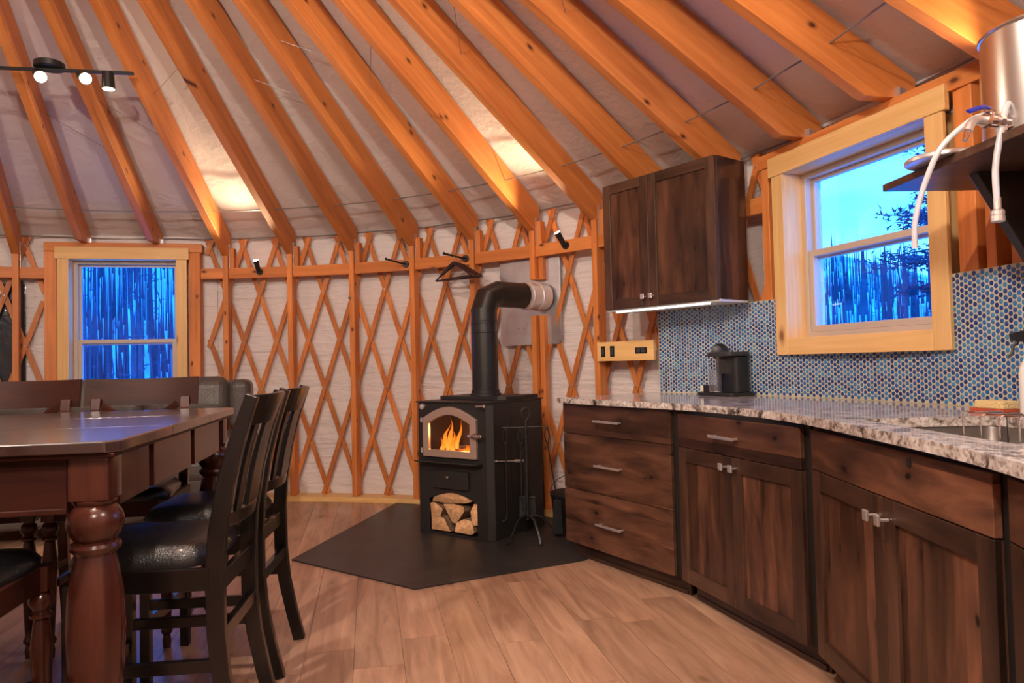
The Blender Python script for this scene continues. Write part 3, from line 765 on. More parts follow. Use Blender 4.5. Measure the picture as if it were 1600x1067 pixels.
# undermount sink
def basin(poly_out, z0, z1, t=.002):
    pass
sk = thing('sink', 'stainless undermount sink let into the granite countertop below the kitchen window', 'sink', (1.3175,1.9575,.884))
g = G(); w2, l2 = .2235, .3635
prof = []
for (dz, ins) in ((0,-.02),(0,0),(-.01,.002),(-.17,.012),(-.19,.03)):
    prof.append([(x, y, dz) for x, y in rrect(-w2+ins, w2-ins, -l2+ins, l2-ins, .04, 5)])
vs = [p for ring in prof for p in ring]; k = len(prof[0]); fs = []
for q in range(len(prof)-1):
    for j in range(k): fs.append((q*k+j, q*k+(j+1)%k, (q+1)*k+(j+1)%k, (q+1)*k+j))
fs.append(tuple((len(prof)-1)*k+j for j in range(k))); g.add(vs, fs); o = g.out('basin', mat('dull_sink_steel', (.26,.235,.22), .38, metal=.9), sk, smooth=50)
sol = o.modifiers.new('s', 'SOLIDIFY'); sol.thickness = .0015
g = G(); g.lathe([(.045,.0),(.045,.003),(.03,.004),(.028,-.004),(.002,-.004)], 24, (0,0,-.188)); g.out('drain', chrome, sk, smooth=30)
g = G(); g.lathe([(.018,-.19),(.018,-.075),(.021,-.07),(.014,-.066)], 20, (-.02,-.03,0)); g.out('drain_stopper', steel, sk, smooth=30)
# wire rack
rk = thing('sink_caddy', 'chrome wire rack of bent hoops hanging in the near corner of the sink', 'wire rack', (1.17,1.70,.70))
for q in range(5):
    y = .10-q*.058
    g = G(); x0, x1 = -.055+.006*q, .055+.006*q
    pts = [(x0,y,.0)]+[(x0,y,.255)]+[(x0+.012*(1-cos(t)), y, .255+.015*sin(t)) for t in (.5,1.0,1.5)]+[(x1-.02,y,.27)]+[(x1-.02+.02*sin(t),y,.27-.02*(1-cos(t))) for t in (.5,1.0,1.5)]+[(x1,y,0.0)]
    g.tube(pts, .0024, 8); g.out('wire_hoop', chrome, rk, smooth=True)
g = G(); g.tube([(-.05,.105,0.002),(-.03,-.14,0.002)], .0024, 8); g.tube([(.055,.105,0.002),(.08,-.14,0.002)], .0024, 8); g.out('base_wire', chrome, rk, smooth=True)
# sponge on its red scourer
g = G(); g.box(-.07,.07,-.035,.035,0,.014); o = g.out('scouring_pad', rubber_red, bevel=.003, M=Matrix.Translation((1.625,2.45,.9155)) @ Matrix.Rotation(radians(-80),4,'Z')); tag(o, 'flat red scouring pad on the granite beside the sink, under the yellow sponge', 'scourer')
g = G(); g.box(-.055,.06,-.034,.034,0,.026); o = g.out('sponge', sponge_y, bevel=.004, M=Matrix.Translation((1.625,2.44,.930)) @ Matrix.Rotation(radians(-80),4,'Z')); tag(o, 'pale yellow block sponge resting on the red scouring pad', 'sponge')
# spray bottle
sb = thing('spray_bottle', 'white spray bottle with black trigger at the right edge of the counter', 'spray bottle', (1.650,2.300,.9155), radians(170))
g = G(); g.lathe([(.034,0),(.037,.006),(.037,.13),(.034,.15),(.018,.185),(.014,.20),(.014,.215)], 28, sy=.8); g.out('bottle_body', white_pl, sb, smooth=40)
g = G(); g.prism([(.012,.215),(.02,.235),(.055,.238),(.058,.262),(.015,.27),(-.03,.262),(-.036,.238),(-.014,.232),(-.012,.215)], -.012, .012, 'y'); g.out('spray_head', black_pl, sb, bevel=.003)
g = G(); g.tube([(.035,0,.237),(.05,0,.222),(.053,0,.20),(.066,0,.185)], .006, 8, flat=.7); g.out('trigger', black_pl, sb, smooth=True)
lab = G()
for q in range(13):
    a0 = pi*.55+q*.13*1; a1 = a0+.13
    lab.add([(cos(a)*.0376, sin(a)*.0301, z) for a, z in ((a0,.02),(a1,.02),(a1,.135),(a0,.135))], [(0,1,2,3)])
lab.out('paper_label', mat('lilac_label', (.55,.50,.68), .5), sb)
lines = G()
for q in range(7): 
    a0, a1 = pi*.72, pi*1.05; z = .105-q*.012
    for s_ in range(5):
        b0 = a0+(a1-a0)*s_/5; b1 = a0+(a1-a0)*(s_+1)/5
        lines.add([(cos(a)*.0379, sin(a)*.0304, zz) for a, zz in ((b0,z),(b1,z),(b1,z+.003),(b0,z+.003))], [(0,1,2,3)])
lines.out('label_print', mat('label_ink', (.10,.08,.18), .5), sb, kind='stuff')
def text(body, size, m, parent, M, ext=.0004):
    c = bpy.data.curves.new('lettering', 'FONT'); c.body = body; c.size = size; c.extrude = ext; c.align_x = 'CENTER'; c.align_y = 'CENTER'; c.materials.append(m)
    t_ = bpy.data.objects.new('lettering_curve', c); COL.objects.link(t_)
    me = bpy.data.meshes.new_from_object(t_.evaluated_get(bpy.context.evaluated_depsgraph_get())); bpy.data.objects.remove(t_)
    if not me.materials: me.materials.append(m)
    return link('lettering', me, parent, M=M)
text('5', .022, mat('label_black', (.02,.02,.03), .5), sb, Matrix.Translation((-.0385,.008,.122)) @ Matrix.Rotation(-pi/2-.25,4,'Z') @ Matrix.Rotation(pi/2,4,'X'))

# coffee maker with pod drawer base
cm = thing('coffee_maker', 'black pod coffee maker on a flat black base in front of the blue tiles', 'coffee maker', (1.17,3.985,.9155), radians(-62))
g = G(); g.prism(rrect(-.145,.145,-.10,.10,.05,5), 0, .018); g.out('base_tray', black_pl, cm, bevel=.003)
g = G(); g.prism(rrect(-.065,.105,-.02,.095,.035,5), .018, .215); g.out('machine_body', black_pl, cm, bevel=.004)
g = G(); g.prism(rrect(-.085,.115,-.075,.098,.045,5), .215, .240); g.out('machine_head', mat('grey_black_plastic', (.03,.03,.032), .3), cm, bevel=.005)
g = G(); g.ball((-.045,.01,.24), .052, 18, (1,.9,.95)); g.out('brew_lid', black_pl, cm, smooth=True)
g = G(); g.ball((-.005,-.055,.252), .027, 16, (1,1,.9)); g.out('lid_knob', mat('satin_grey', (.10,.10,.10), .25), cm, smooth=True)
g = G(); g.lathe([(.028,.0),(.033,.002),(.036,.12),(.034,.122),(.031,.01),(.002,.008)], 24, (-.02,-.055,.02)); g.out('glass_cup', mat('clear_glass', (.9,.92,.95), .03, trans=.95), cm, smooth=40)
g = G(); g.cyl((-.02,-.05,.02),(-.02,-.05,.028),.036,n=24); g.out('drip_tray', chrome, cm, bevel=.001)
g = G(); g.box(.018,.026,-.078,-.0,.12,.215); g.cyl((-.035,-.076,.19),(-.035,-.08,.19),.004,n=10); g.cyl((-.035,-.076,.17),(-.035,-.08,.17),.004,n=10); g.out('chrome_trim', chrome, cm)
g = G(); g.box(-.135,-.065,-.06,-.0,.018,.058); g.out('pod_box', black_pl, cm, bevel=.002)
g = G(); g.box(-.133,-.110,-.0615,-.06,.022,.055); g.out('pod_box_label', mat('cream_label', (.75,.68,.5), .5), cm)

# ---- backsplash
bs = G()
def strip(g, i0, i1, z0, z1, r0=4.100, r1=4.1115):
    n_ = max(2, int((i1-i0)*4)); vs = []; fs = []
    for a in range(n_+1):
        i = i0+(i1-i0)*a/n_
        for r, z in ((r0,z0),(r0,z1),(r1,z1),(r1,z0)): vs.append(tuple(W(i,r,z)))
    for a in range(n_):
        for j in range(4): fs.append((a*4+j,a*4+(j+1)%4,a*4+4+(j+1)%4,a*4+4+j))
    fs += [(0,1,2,3), tuple(n_*4+j for j in (3,2,1,0))]
    g.add(vs, fs)
IB0, IB1, ZB = 8.965, 15.6, 1.425
strip(bs, IB0, 10.65, .9155, ZB); strip(bs, 10.65, 12.45, .9155, 1.16); strip(bs, 12.45, IB1, .9155, ZB)
bso = bs.out('backsplash', grout_m, label='blue penny-round tile backsplash on cream grout above the granite'); bso['category'] = 'backsplash'
vs = []; fs = []; tint = []; rt_ = random.Random(5); p = .0232; rad = .0097; NS = 10
row = 0; x = 0.0; R_ = 4.100
ncol = int((IB1-IB0)*DT*R_/(p*.866)); 
for c in range(ncol):
    xi = IB0+(.013+c*p*.866)/(R_*DT); zz = .9155+.012+(p/2 if c % 2 else 0)
    while zz < ZB-.008:
        if not (10.615 < xi < 12.485 and zz > 1.135):
            b = len(vs); tn = rt_.random()
            for rr_, dr in ((rad, .0), (rad*.93, .0018), (rad*.6, .0024)):
                for j in range(NS):
                    t = 2*pi*j/NS; vs.append(tuple(W(xi, R_-dr, zz+sin(t)*rr_, cos(t)*rr_)))
            for q in range(2):
                for j in range(NS): fs.append((b+q*NS+j, b+q*NS+(j+1)%NS, b+(q+1)*NS+(j+1)%NS, b+(q+1)*NS+j)); tint.append(tn)
            fs.append(tuple(b+2*NS+j for j in range(NS))); tint.append(tn)
        zz += p
me = bpy.data.meshes.new('penny_tiles'); me.from_pydata(vs, [], fs); me.materials.append(tile_m)
at = me.attributes.new('tint', 'FLOAT', 'FACE'); at.data.foreach_set('value', tint); finish(me, 60)
link('penny_tiles', me, bso, kind='stuff')

# ---- wall cabinet
A = Vector((.5795,4.432)); B = Vector((1.080,3.770)); d = B-A; w = d.length
alder_gloss = wood('stained_alder_polished', (.085,.040,.023), (.024,.011,.007), 'z', fine=9, tone=.45, rough=.2, coat=.6, long=1.4)
uc = thing('wall_cabinet', 'dark knotty two-door wall cabinet hung over the granite counter', 'cabinet', (A.x,A.y,1.432), atan2(d.y,d.x))
g = G(); g.box(-.003, w+.003, .021, .262, 0, .76); g.out('carcass', alder_frame_z, uc, bevel=.001, seg=1)
cw = w*.435
for a, b, hx in ((0, cw-.0015, cw-.03), (cw+.0015, w, cw+.03)):
    d_ = shaker(uc, a, b, .0, .76, st=.058); tab_pull(d_, hx-(a+b)/2, .055-.38)
for a, b in ((.03,.135),(.14,.25)):
    pass
g = G(); g.box(w+.003, w+.006, .02, .262, 0, .76); g.out('end_panel', alder_gloss, uc)
g = G(); g.box(-.001, w+.002, .02, .262, -.012, 0); g.out('light_rail', white_pl, uc)
sl = G(); sl.box(.06, w-.08, .03, .044, -.020, -.012); o = sl.out('light_strip', strip_glow, M=uc.matrix_basis.copy()); tag(o, 'thin glowing light strip under the front edge of the wall cabinet', 'light strip')
# small pine board with outlets
ob = thing('outlet_board', 'short pine board carrying three black outlets left of the blue tiles', 'outlet board', W(8.495,4.094,1.184), ang(8.495)-pi/2)
L_ = .465/2; g = G(); g.box(-L_*1.05, L_*1.0, -.022, 0, -.064, .064); g.out('board', pine_x, ob, bevel=.002)
for x_, w_, h_ in ((-.188,.018,.036),(-.108,.018,.036),(.135,.048,.020)):
    g = G(); g.box(-w_, w_, -.027, -.021, -h_, h_); p_ = g.out('outlet_plate', black_pl, ob, bevel=.002, M=Matrix.Translation((x_,0,0)))
    g = G()
    if h_ > w_: g.box(-.009,.009,-.031,-.026,-.02,.02)
    else:
        g.box(-.034,-.006,-.030,-.026,-.012,.012); g.box(.006,.034,-.030,-.026,-.012,.012)
    g.out('outlet_insert', mat('outlet_grey', (.05,.05,.055), .3), p_, bevel=.001)

# ---- shelf with brewing kettle
sh = thing('wall_shelf', 'dark stained plank shelf on a bracket right of the kitchen window', 'shelf', (1.33,2.20,1.69))
g = G(); g.prism([(-.015,.325),(.40,.335),(.44,-.2),(.42,-.7),(.075,-.7),(.025,-.34)], 0, .025); g.out('shelf_board', alder_frame_x, sh, bevel=.002)
g = G(); g.prism([(.15,-.001),(.43,-.001),(.43,-.42),(.39,-.42)], .07, .108, 'y'); g.out('shelf_bracket', esp_m, sh, bevel=.002)
kt = thing('brew_kettle', 'tall stainless brewing kettle standing on the dark wall shelf', 'kettle', (1.538,2.02,1.7155))
g = G(); R1 = .165
g.lathe([(R1-.012,0),(R1,.01),(R1,.30),(R1+.004,.302),(R1+.006,.307),(R1+.004,.312),(R1-.002,.312),(R1-.003,.30),(R1-.003,.012),(.01,.008)], 64); g.out('kettle_wall', mat('brushed_stainless', (.72,.70,.67), .27, metal=1), kt, smooth=40)
def kdir(a): return Vector((cos(a), sin(a), 0))
va = radians(196)   # valve direction
dv = kdir(va); tv = Vector((-dv.y, dv.x, 0))
vb = thing('ball_valve', 'steel ball valve with blue lever screwed into the side of the kettle', 'valve', kt.location)
g = G(); q0 = dv*(R1-.004)+Vector((0,0,.035))
g.cyl(q0, q0+dv*.012, .024, n=6); g.cyl(q0+dv*.012, q0+dv*.03, .014, n=16); g.cyl(q0+dv*.03, q0+dv*.045, .022, n=8); g.cyl(q0+dv*.045, q0+dv*.075, .016, n=16); g.cyl(q0+dv*.075, q0+dv*.088, .021, n=6)
g.cyl(q0+dv*.06, q0+dv*.06+Vector((0,0,.032)), .008, n=12); g.cyl(q0+dv*.06+Vector((0,0,.024)), q0+dv*.06+Vector((0,0,.03)), .012, n=6)
g.cyl(q0+dv*.02, q0+dv*.02+Vector((0,0,-.03)), .010, n=12); g.cyl(q0+dv*.02+Vector((0,0,-.012)), q0+dv*.02+Vector((0,0,-.026)), .014, n=6)
g.out('valve_body', chrome, vb, smooth=35)
e0 = q0+dv*.088; g = G(); sp2 = tv*1.0
g.tube([e0, e0+dv*.02+tv*.008*0, e0+dv*.035+sp2*-.0+Vector((0,0,-.005)), e0+dv*.048+Vector((0,0,-.018)), e0+dv*.056+Vector((0,0,-.034))], .012, 14); g.out('elbow', steel, vb, smooth=True)
g = G(); e1 = e0+dv*.056+Vector((0,0,-.034)); g.cyl(e1, e1+dv*.012+Vector((0,0,-.026)), .008, .007, n=14); g.out('hose_barb', chrome, vb, smooth=35)
g = G(); l0 = q0+dv*.06+Vector((0,0,.032)); g.tube([l0-dv*.005, l0+dv*.02+Vector((0,0,.006)), l0+dv*.045+Vector((0,0,.0)), l0+dv*.078+Vector((0,0,-.012))], .009, 10, flat=.45); g.out('lever', blue_lever, vb, smooth=True)
g = G(); n2 = kdir(radians(222))*(R1); g.ball(tuple(n2+Vector((0,0,.115))), .013, 14, (1,1,1)); g.out('rivet', chrome, kt, smooth=True)
mk = text('SS', .05, mat('etched_mark', (.30,.29,.28), .45, metal=1), kt, Matrix.Translation(tuple(kdir(radians(220))*(R1+.0006)+Vector((0,0,.215)))) @ Matrix.Rotation(radians(220)+pi/2,4,'Z') @ Matrix.Rotation(pi/2,4,'X'), .0003)
# hoses
def hose(pts, label, fitting=False):
    P = catmull([tuple(p) for p in pts], 8) if False else None
    V = [Vector(p) for p in pts]; Q = [V[0]*2-V[1]]+V+[V[-1]*2-V[-2]]; out = []
    for j in range(1, len(Q)-2):
        for q in range(8):
            t = q/8; a,b,c,d = Q[j-1:j+3]
            out.append(.5*((2*b)+(c-a)*t+(2*a-5*b+4*c-d)*t*t+(-a+3*b-3*c+d)*t**3))
    out.append(V[-1]); g = G(); g.tube(out, .0085, 12)
    if not fitting: o = g.out('hose', hose_m, smooth=True); tag(o, label, 'hose'); return o
    h = thing('hose', label, 'hose', tuple(out[-1])); g.M = Matrix.Translation(-out[-1]); g2 = G(); g2.M = g.M; g2.tube(out, .0085, 12); g2.out('hose_tube', hose_m, h, smooth=True)
    g3 = G(); g3.lathe([(.0095,.03),(.0095,.0),(.013,-.002),(.017,-.006),(.017,-.016),(.015,-.018),(.0175,-.020),(.0175,-.034),(.015,-.036),(.004,-.036)], 12); g3.out('threaded_fitting', steel, h, smooth=25)
    return h
KX, KY, KZ = 1.538, 2.02, 1.7155
hose([(1.375,2.055,1.80),(1.335,2.07,1.785),(1.27,2.10,1.72),(1.235,2.13,1.62),(1.215,2.15,1.52),(1.215,2.16,1.435)], 'clear hose curving down from the valve in front of the window, open end')
hose([(1.40,2.03,1.78),(1.395,1.985,1.802),(1.372,1.965,1.79),(1.352,1.962,1.72),(1.335,1.965,1.62),(1.338,1.968,1.51)], 'clear hose hanging straight from the valve, ending in a ridged metal fitting', True)
g = G(); g.lathe([(.002,0),(.108,0),(.112,.003),(.112,.012),(.108,.016),(.06,.02),(.002,.021)], 40); o = g.out('kettle_lid', steel, smooth=30, M=Matrix.Translation((1.37,2.25,1.7165))); tag(o, 'round flat stainless lid lying on the shelf, overhanging its edge', 'lid')

# ================================================================== STOVE
MX, MY = -.411, 4.725; SA = radians(-35.94)
st = thing('wood_stove', 'black steel wood stove with arched glass door, burning fire and log niche', 'stove', (MX,MY,.009), SA)
HW, DP, HT = .29, .60, .862
archn = [(-.205,.012),(.205,.012),(.205,.225)]+[(.205-.41*t, .225+.055*sin(pi*t)) for t in (.12,.25,.4,.5,.6,.75,.88)]+[(-.205,.225)]
doorh = [(-.185,.545),(.175,.545),(.175,.735)]+[(.175-.36*t, .735+.05*sin(pi*t)) for t in (.12,.25,.4,.5,.6,.75,.88)]+[(-.185,.735)]
g = G(); g.holed([(-HW,0),(HW,0),(HW,HT),(-HW,HT)], [archn, doorh], 0, .012, 'y'); g.out('front_plate', stove_m, st, bevel=.002, seg=1)
g = G(); g.box(-HW,-HW+.01,.012,DP,0,HT); g.box(HW-.01,HW,.012,DP,0,HT); g.box(-HW+.01,HW-.01,DP-.01,DP,0,HT); g.out('side_panels', stove_m, st, bevel=.003, seg=1)
g = G(); g.prism([(HW,.0),(HW+.035,.035),(HW+.035,DP-.02),(HW,DP-.02)], 0, HT, 'z')
o = g.out('heat_shield', stove_m, st, bevel=.002, seg=1)
for ys, z0, z1 in ((.13,.16,.69),(.21,.14,.765),(.29,.14,.69)):
    g = G(); g.box(HW+.0335, HW+.0362, ys, ys+.007, z0, z1); g.out('vent_slot', mat('slot_black', (.002,.002,.002), .8), st)
g = G(); g.box(-HW-.012, HW+.04, -.012, DP, HT, HT+.009); g.out('top_plate', stove_m, st, bevel=.002)
g = G(); g.prism([(-.22,.17),(.255,.17),(.30,.205),(.30,DP-.02),(-.27,DP-.02),(-.27,.205)], HT+.010, HT+.034); g.out('cook_top', stove_m, st, bevel=.002)
# firebox
g = G(); g.box(-.24,.24,.30,.31,.48,.83); g.box(-.25,-.24,.014,.31,.48,.83); g.box(.24,.25,.014,.31,.48,.83); g.box(-.25,.25,.014,.31,.47,.48); g.box(-.25,.25,.014,.31,.83,.84); g.out('firebox', fire_brick, st)
g = G(); g.box(-.235,.235,.012,.5,.30,.304); g.box(-.235,-.228,.012,.5,0,.30); g.box(.228,.235,.012,.5,0,.30); g.box(-.235,.235,.5,.505,0,.30); g.box(-.228,.228,.013,.5,.001,.004); g.out('niche_lining', mat('niche_black', (.006,.005,.005), .8), st)
dr = [(-.228,.508),(.228,.508),(.228,.760)]+[(.228-.456*t, .760+.078*sin(pi*t)) for t in (.1,.2,.3,.4,.5,.6,.7,.8,.9)]+[(-.228,.760)]
di = [(-.178,.555),(.175,.555),(.175,.728)]+[(.175-.353*t, .728+.058*sin(pi*t)) for t in (.1,.2,.3,.4,.5,.6,.7,.8,.9)]+[(-.178,.728)]
g = G(); g.holed(dr, [di], -.026, -.002, 'y'); door = g.out('stove_door', brass_m, st, bevel=.005, label='nickel-finished arched door frame')
g = G(); g.prism([(p[0]*1.01,p[1]) for p in di], -.010, -.006, 'y'); g.out('door_glass', stove_glass, door)
g = G(); g.cyl((.17,-.035,.655),(.215,-.05,.657),.005,n=10); g.cyl((.19,-.002,.656),(.19,-.04,.656),.009,n=12)
pts = []
for q in range(80): 
    t = q/79; a = t*2*pi*7; rr_ = .009+.010*sin(pi*t)**.7
    pts.append((.205+.075*t, -.05+rr_*cos(a), .657+rr_*sin(a)))
g.tube(pts, .0022, 6); g.ball((.283,-.05,.657), .014, 12); g.out('door_handle', chrome, door, smooth=True, label='coiled chrome spring handle')
for z in (.545,.745):
    g = G(); g.cyl((-.245,-.016,z-.016),(-.245,-.016,z+.016),.008,n=12); g.box(-.262,-.236,-.012,0,z-.008,z+.008); g.out('hinge', steel, st, bevel=.001)
g = G(); g.prism([(-.085,.478),(0,.470),(0,.482),(-.085,.484)], -.255, .262, 'x'); g.out('ash_ledge', stove_m, st, bevel=.001)
g = G(); g.box(-.15,.15,-.022,0,.305,.42); ad = g.out('ash_drawer', stove_m, st, bevel=.004)
g = G(); g.cyl((0,-.022,.385),(0,-.04,.385),.006,n=10); g.ball((0,-.045,.385),.013,12); g.out('drawer_knob', chrome, ad, smooth=True)
g = G(); g.cyl((-.245,0,.835),(-.245,-.014,.835),.020,n=24); g.cyl((-.245,-.014,.835),(-.245,-.02,.835),.008,n=12); g.out('damper_dial', steel, st, bevel=.001)
g = G(); g.cyl((.262,0,.842),(.262,-.02,.842),.007,n=12); g.tube([(.24,-.028,.842),(.30,-.028,.846)], .010, 10); g.out('damper_knob', chrome, st, smooth=35)
g = G(); g.cyl((HW+.036,.045,.497),(HW+.045,.045,.497),.008,n=10); g.tube([(HW+.045,.03,.498),(HW+.07,.20,.482)], .004, 8); g.tube([(HW+.07,.20,.482),(HW+.072,.215,.480),(HW+.08,.30,.470)], .01, 10, radii=[.006,.011,.009]); g.out('air_control_rod', steel, st, smooth=True)
g = G(); g.lathe([(.108,0),(.108,.012),(.098,.016),(.098,.035)], 40, (0.02,.35,HT+.034)); g.out('flue_collar', stove_m, st, smooth=35)
# fire
for q, (x_, y_, r_) in enumerate(((-.09,.12,.032),(.02,.10,.036),(.10,.13,.028),(-.02,.17,.03))):
    g = G(); g.cyl((x_-.12,y_+.02,.505+.01*q),(x_+.11,y_-.01,.51+.012*q),r_,r_*.85,n=10); g.out('burning_log', ember_m, st, smooth=True)
def flame(x, y, z, h, w_, lean, seed):
    g = G(); n_ = 12; vs = []; r_ = random.Random(seed)
    pts = []; rad = []
    for q in range(n_+1):
        t = q/n_; pts.append((x+lean*t*t+.012*sin(t*7+seed), y+.008*sin(t*5+seed*2), z+h*t)); rad.append(max(.0008, w_*(sin(pi*min(1,(t*.75+.22)))**1.2)*(1-t)**.55))
    g.tube(pts, .01, 10, radii=rad, flat=.6); return g.out('flame', flame_m, st, smooth=True)
for f in ((-.13,.10,.53,.19,.022,.03,1),(-.105,.13,.53,.22,.022,-.02,2),(-.145,.08,.53,.10,.020,-.01,5),(-.05,.12,.535,.21,.018,.05,3),(-.06,.09,.53,.11,.016,.02,8),(.10,.12,.53,.05,.03,.01,6),(.14,.09,.53,.04,.022,.0,7),(.05,.09,.53,.05,.03,.02,10),(-.075,.10,.53,.15,.02,.01,9)): flame(*f)
fl = lamp('fire_light', (0,0,0), 2.2, color=(1,.42,.12), radius=.05); fl.parent = st; fl.location = (0,.13,.66)

# stove pipe
PXl = Vector((0.02,.35)); ex = Vector((cos(SA), sin(SA))); ey = Vector((-sin(SA), cos(SA)))
pw = Vector((MX,MY))+ex*PXl.x+ey*PXl.y
pipe = thing('stove_pipe', 'black double-wall stove pipe rising from the stove and turning to the wall', 'stove pipe', (pw.x,pw.y,HT+.06), 0)
zt_ = 1.50-(HT+.06); R_p = .091
g = G(); g.cyl((0,0,-.015),(0,0,zt_), R_p, n=40); g.out('vertical_pipe', pipe_m, pipe, smooth=35)
for z_ in (-.005,.0+.02,zt_-.165,zt_-.10,zt_-.085):
    g = G(); g.tube([(cos(2*pi*j/40)*(R_p+.0005), sin(2*pi*j/40)*(R_p+.0005), z_) for j in range(40)], .0028, 6, closed=True); g.out('pipe_seam', pipe_m, pipe, smooth=True)
wp = W(7.08, 4.19, 0); hd = Vector((wp.x-pw.x, wp.y-pw.y, 0)); hl = hd.length; hd.normalize()
zc = 1.608-(HT+.06)
def ring(c, dirv, r, n_=40):
    a = Vector((0,0,1)).cross(hd).normalized(); b = dirv.cross(a).normalized()
    return [tuple(Vector(c)+(a*cos(2*pi*j/n_)+b*sin(2*pi*j/n_))*r) for j in range(n_)]
cuts = [((0,0,zt_), 0), (Vector((0,0,zt_))+hd*.0, 0)]
# gored elbow: bend points
E0 = Vector((0,0,zt_)); E1 = Vector((0,0,zc-.055)); 
def bend_ring(c, a): # a = angle of the pipe direction from vertical
    dv_ = Vector((0,0,1))*cos(a)+hd*sin(a); return ring(c, dv_, 1)
def gore(rings):
    g = G(); vs = []; fs = []
    for c, a, r in rings:
        dv_ = Vector((0,0,1))*cos(a)+hd*sin(a); vs += ring(c, dv_, r)
    n_ = 40
    for q in range(len(rings)-1):
        for j in range(n_): fs.append((q*n_+j,q*n_+(j+1)%n_,(q+1)*n_+(j+1)%n_,(q+1)*n_+j))
    fs += [tuple(range(n_)), tuple((len(rings)-1)*n_+j for j in range(n_))]
    g.add(vs, fs); return g
Rb = .12
P0 = Vector((0,0,zc-Rb)); 
def bp_(a): return Vector((0,0,zc-Rb))+hd*(Rb-Rb*cos(a))+Vector((0,0,Rb*sin(a)))
g = G(); g.cyl((0,0,zt_), tuple(P0), R_p+.002, n=40); g.out('elbow_skirt', pipe_m, pipe, smooth=35)
g = gore([(P0,0,R_p+.002),(bp_(pi/4),pi/4,(R_p+.002)),]); g.out('elbow_gore', pipe_m, pipe, smooth=35)
g = gore([(bp_(pi/4),pi/4,(R_p+.002)),(bp_(pi/2),pi/2,R_p+.002)]); g.out('elbow_gore', pipe_m, pipe, smooth=35)
H0 = bp_(pi/2); H1 = Vector((0,0,zc))+hd*(hl-.21); H2 = Vector((0,0,zc))+hd*(hl-.0)
g = G(); g.cyl(tuple(H0), tuple(H1), R_p, n=40); g.out('horizontal_pipe', pipe_m, pipe, smooth=35)
g = G(); prof = [(0,.094),(.03,.094),(.032,.102),(.05,.104),(.065,.100),(.07,.094),(.12,.094),(.125,.104),(.14,.104),(.15,.098),(.21,.100)]
vs = []; fs = []
for t, r in prof: vs += ring(H1+hd*t, hd, r)
for q in range(len(prof)-1):
    for j in range(40): fs.append((q*40+j,q*40+(j+1)%40,(q+1)*40+(j+1)%40,(q+1)*40+j))
g.add(vs, fs); g.out('silver_collar', mat('shiny_galvanised', (.80,.80,.82), .34, metal=.7), pipe, smooth=30, label='shiny silver wall collar')
pl = thing('thimble_plate', 'silver rounded square wall plate behind the stove pipe', 'wall plate', W(6.83,4.196,1.585), ang(6.83)-pi/2)
g = G(); g.prism(rrect(-.265,.285,-.33,.335,.04,5), -.003, 0, 'y'); g.out('plate', galv, pl, bevel=.001)
g = G()
for x_, z_ in ((-.02,.235),(-.02,-.165),(-.10,-.2),(-.05,-.2),(.0,-.2),(.04,-.2)): g.cyl((x_,-.003,z_),(x_,-.009,z_),.006,n=8)
g.out('plate_bolts', bolt_m, pl, kind='stuff')

# firewood in the niche (each split log a thing)
LOGL = ['long dark-barked split log lying on top of the niche stack', 'split log at the left of the niche, middle row', 'wedge-shaped split log in the centre of the niche', 'split log at the bottom left of the niche', 'split log at the bottom right of the niche', 'pale split log at the right edge of the niche']
specs = [([(-.19,.0),(-.17,.045),(-.06,.075),(.10,.06),(.19,.035),(.10,.01),(-.06,-.005)], (0,.205)),
         ([(-.045,-.06),(-.06,.05),(-.02,.062),(.048,.02),(.03,-.03)], (-.148,.140)),
         ([(-.085,.055),(.0,.062),(.085,.05),(.09,.02),(.02,-.065),(-.01,-.06),(-.05,.0)], (-.005,.140)),
         ([(-.085,-.045),(-.08,.02),(-.02,.05),(.03,.035),(.08,-.045)], (-.115,.062)),
         ([(-.08,-.04),(-.06,.02),(.0,.05),(.07,.045),(.085,-.03),(.06,-.045)], (.08,.062)),
         ([(-.02,-.07),(-.03,.02),(.0,.075),(.028,.07),(.028,-.06)], (.170,.145))]
for (poly, (px_, pz_)), lb in zip(specs, LOGL):
    t = thing('firewood_log', lb, 'log', tuple(Vector((MX,MY,.012))+Vector((ex.x,ex.y,0))*px_+Vector((0,0,pz_))), SA, 'firewood in the stove niche')
    g = G(); kk = len(poly); vs = []; fs = []; rl = random.Random(hash(lb) % 1000 if False else len(lb))
    rings_ = 6
    for q in range(rings_):
        y_ = .012+.36*q/(rings_-1)
        for p_ in poly: vs.append((p_[0]*(.985+.02*rl.random()), y_+ (rl.random()*.012 if q == 0 else 0), p_[1]*(.97+.05*rl.random())))
    for q in range(rings_-1):
        for j in range(kk): fs.append((q*kk+j,q*kk+(j+1)%kk,(q+1)*kk+(j+1)%kk,(q+1)*kk+j))
    g.add(vs, fs); g.out('bark_side', log_bark, t)
    g = G(); g.add([(p[0],y,p[1]) for p, y in zip([(a[0]*.99,a[1]*.99) for a in poly], [.010+rl.random()*.008 for _ in poly])]+[(sum(a[0] for a in poly)/kk, .004, sum(a[1] for a in poly)/kk)], [(j,(j+1)%kk,kk) for j in range(kk)]); g.out('end_grain', log_end, t)

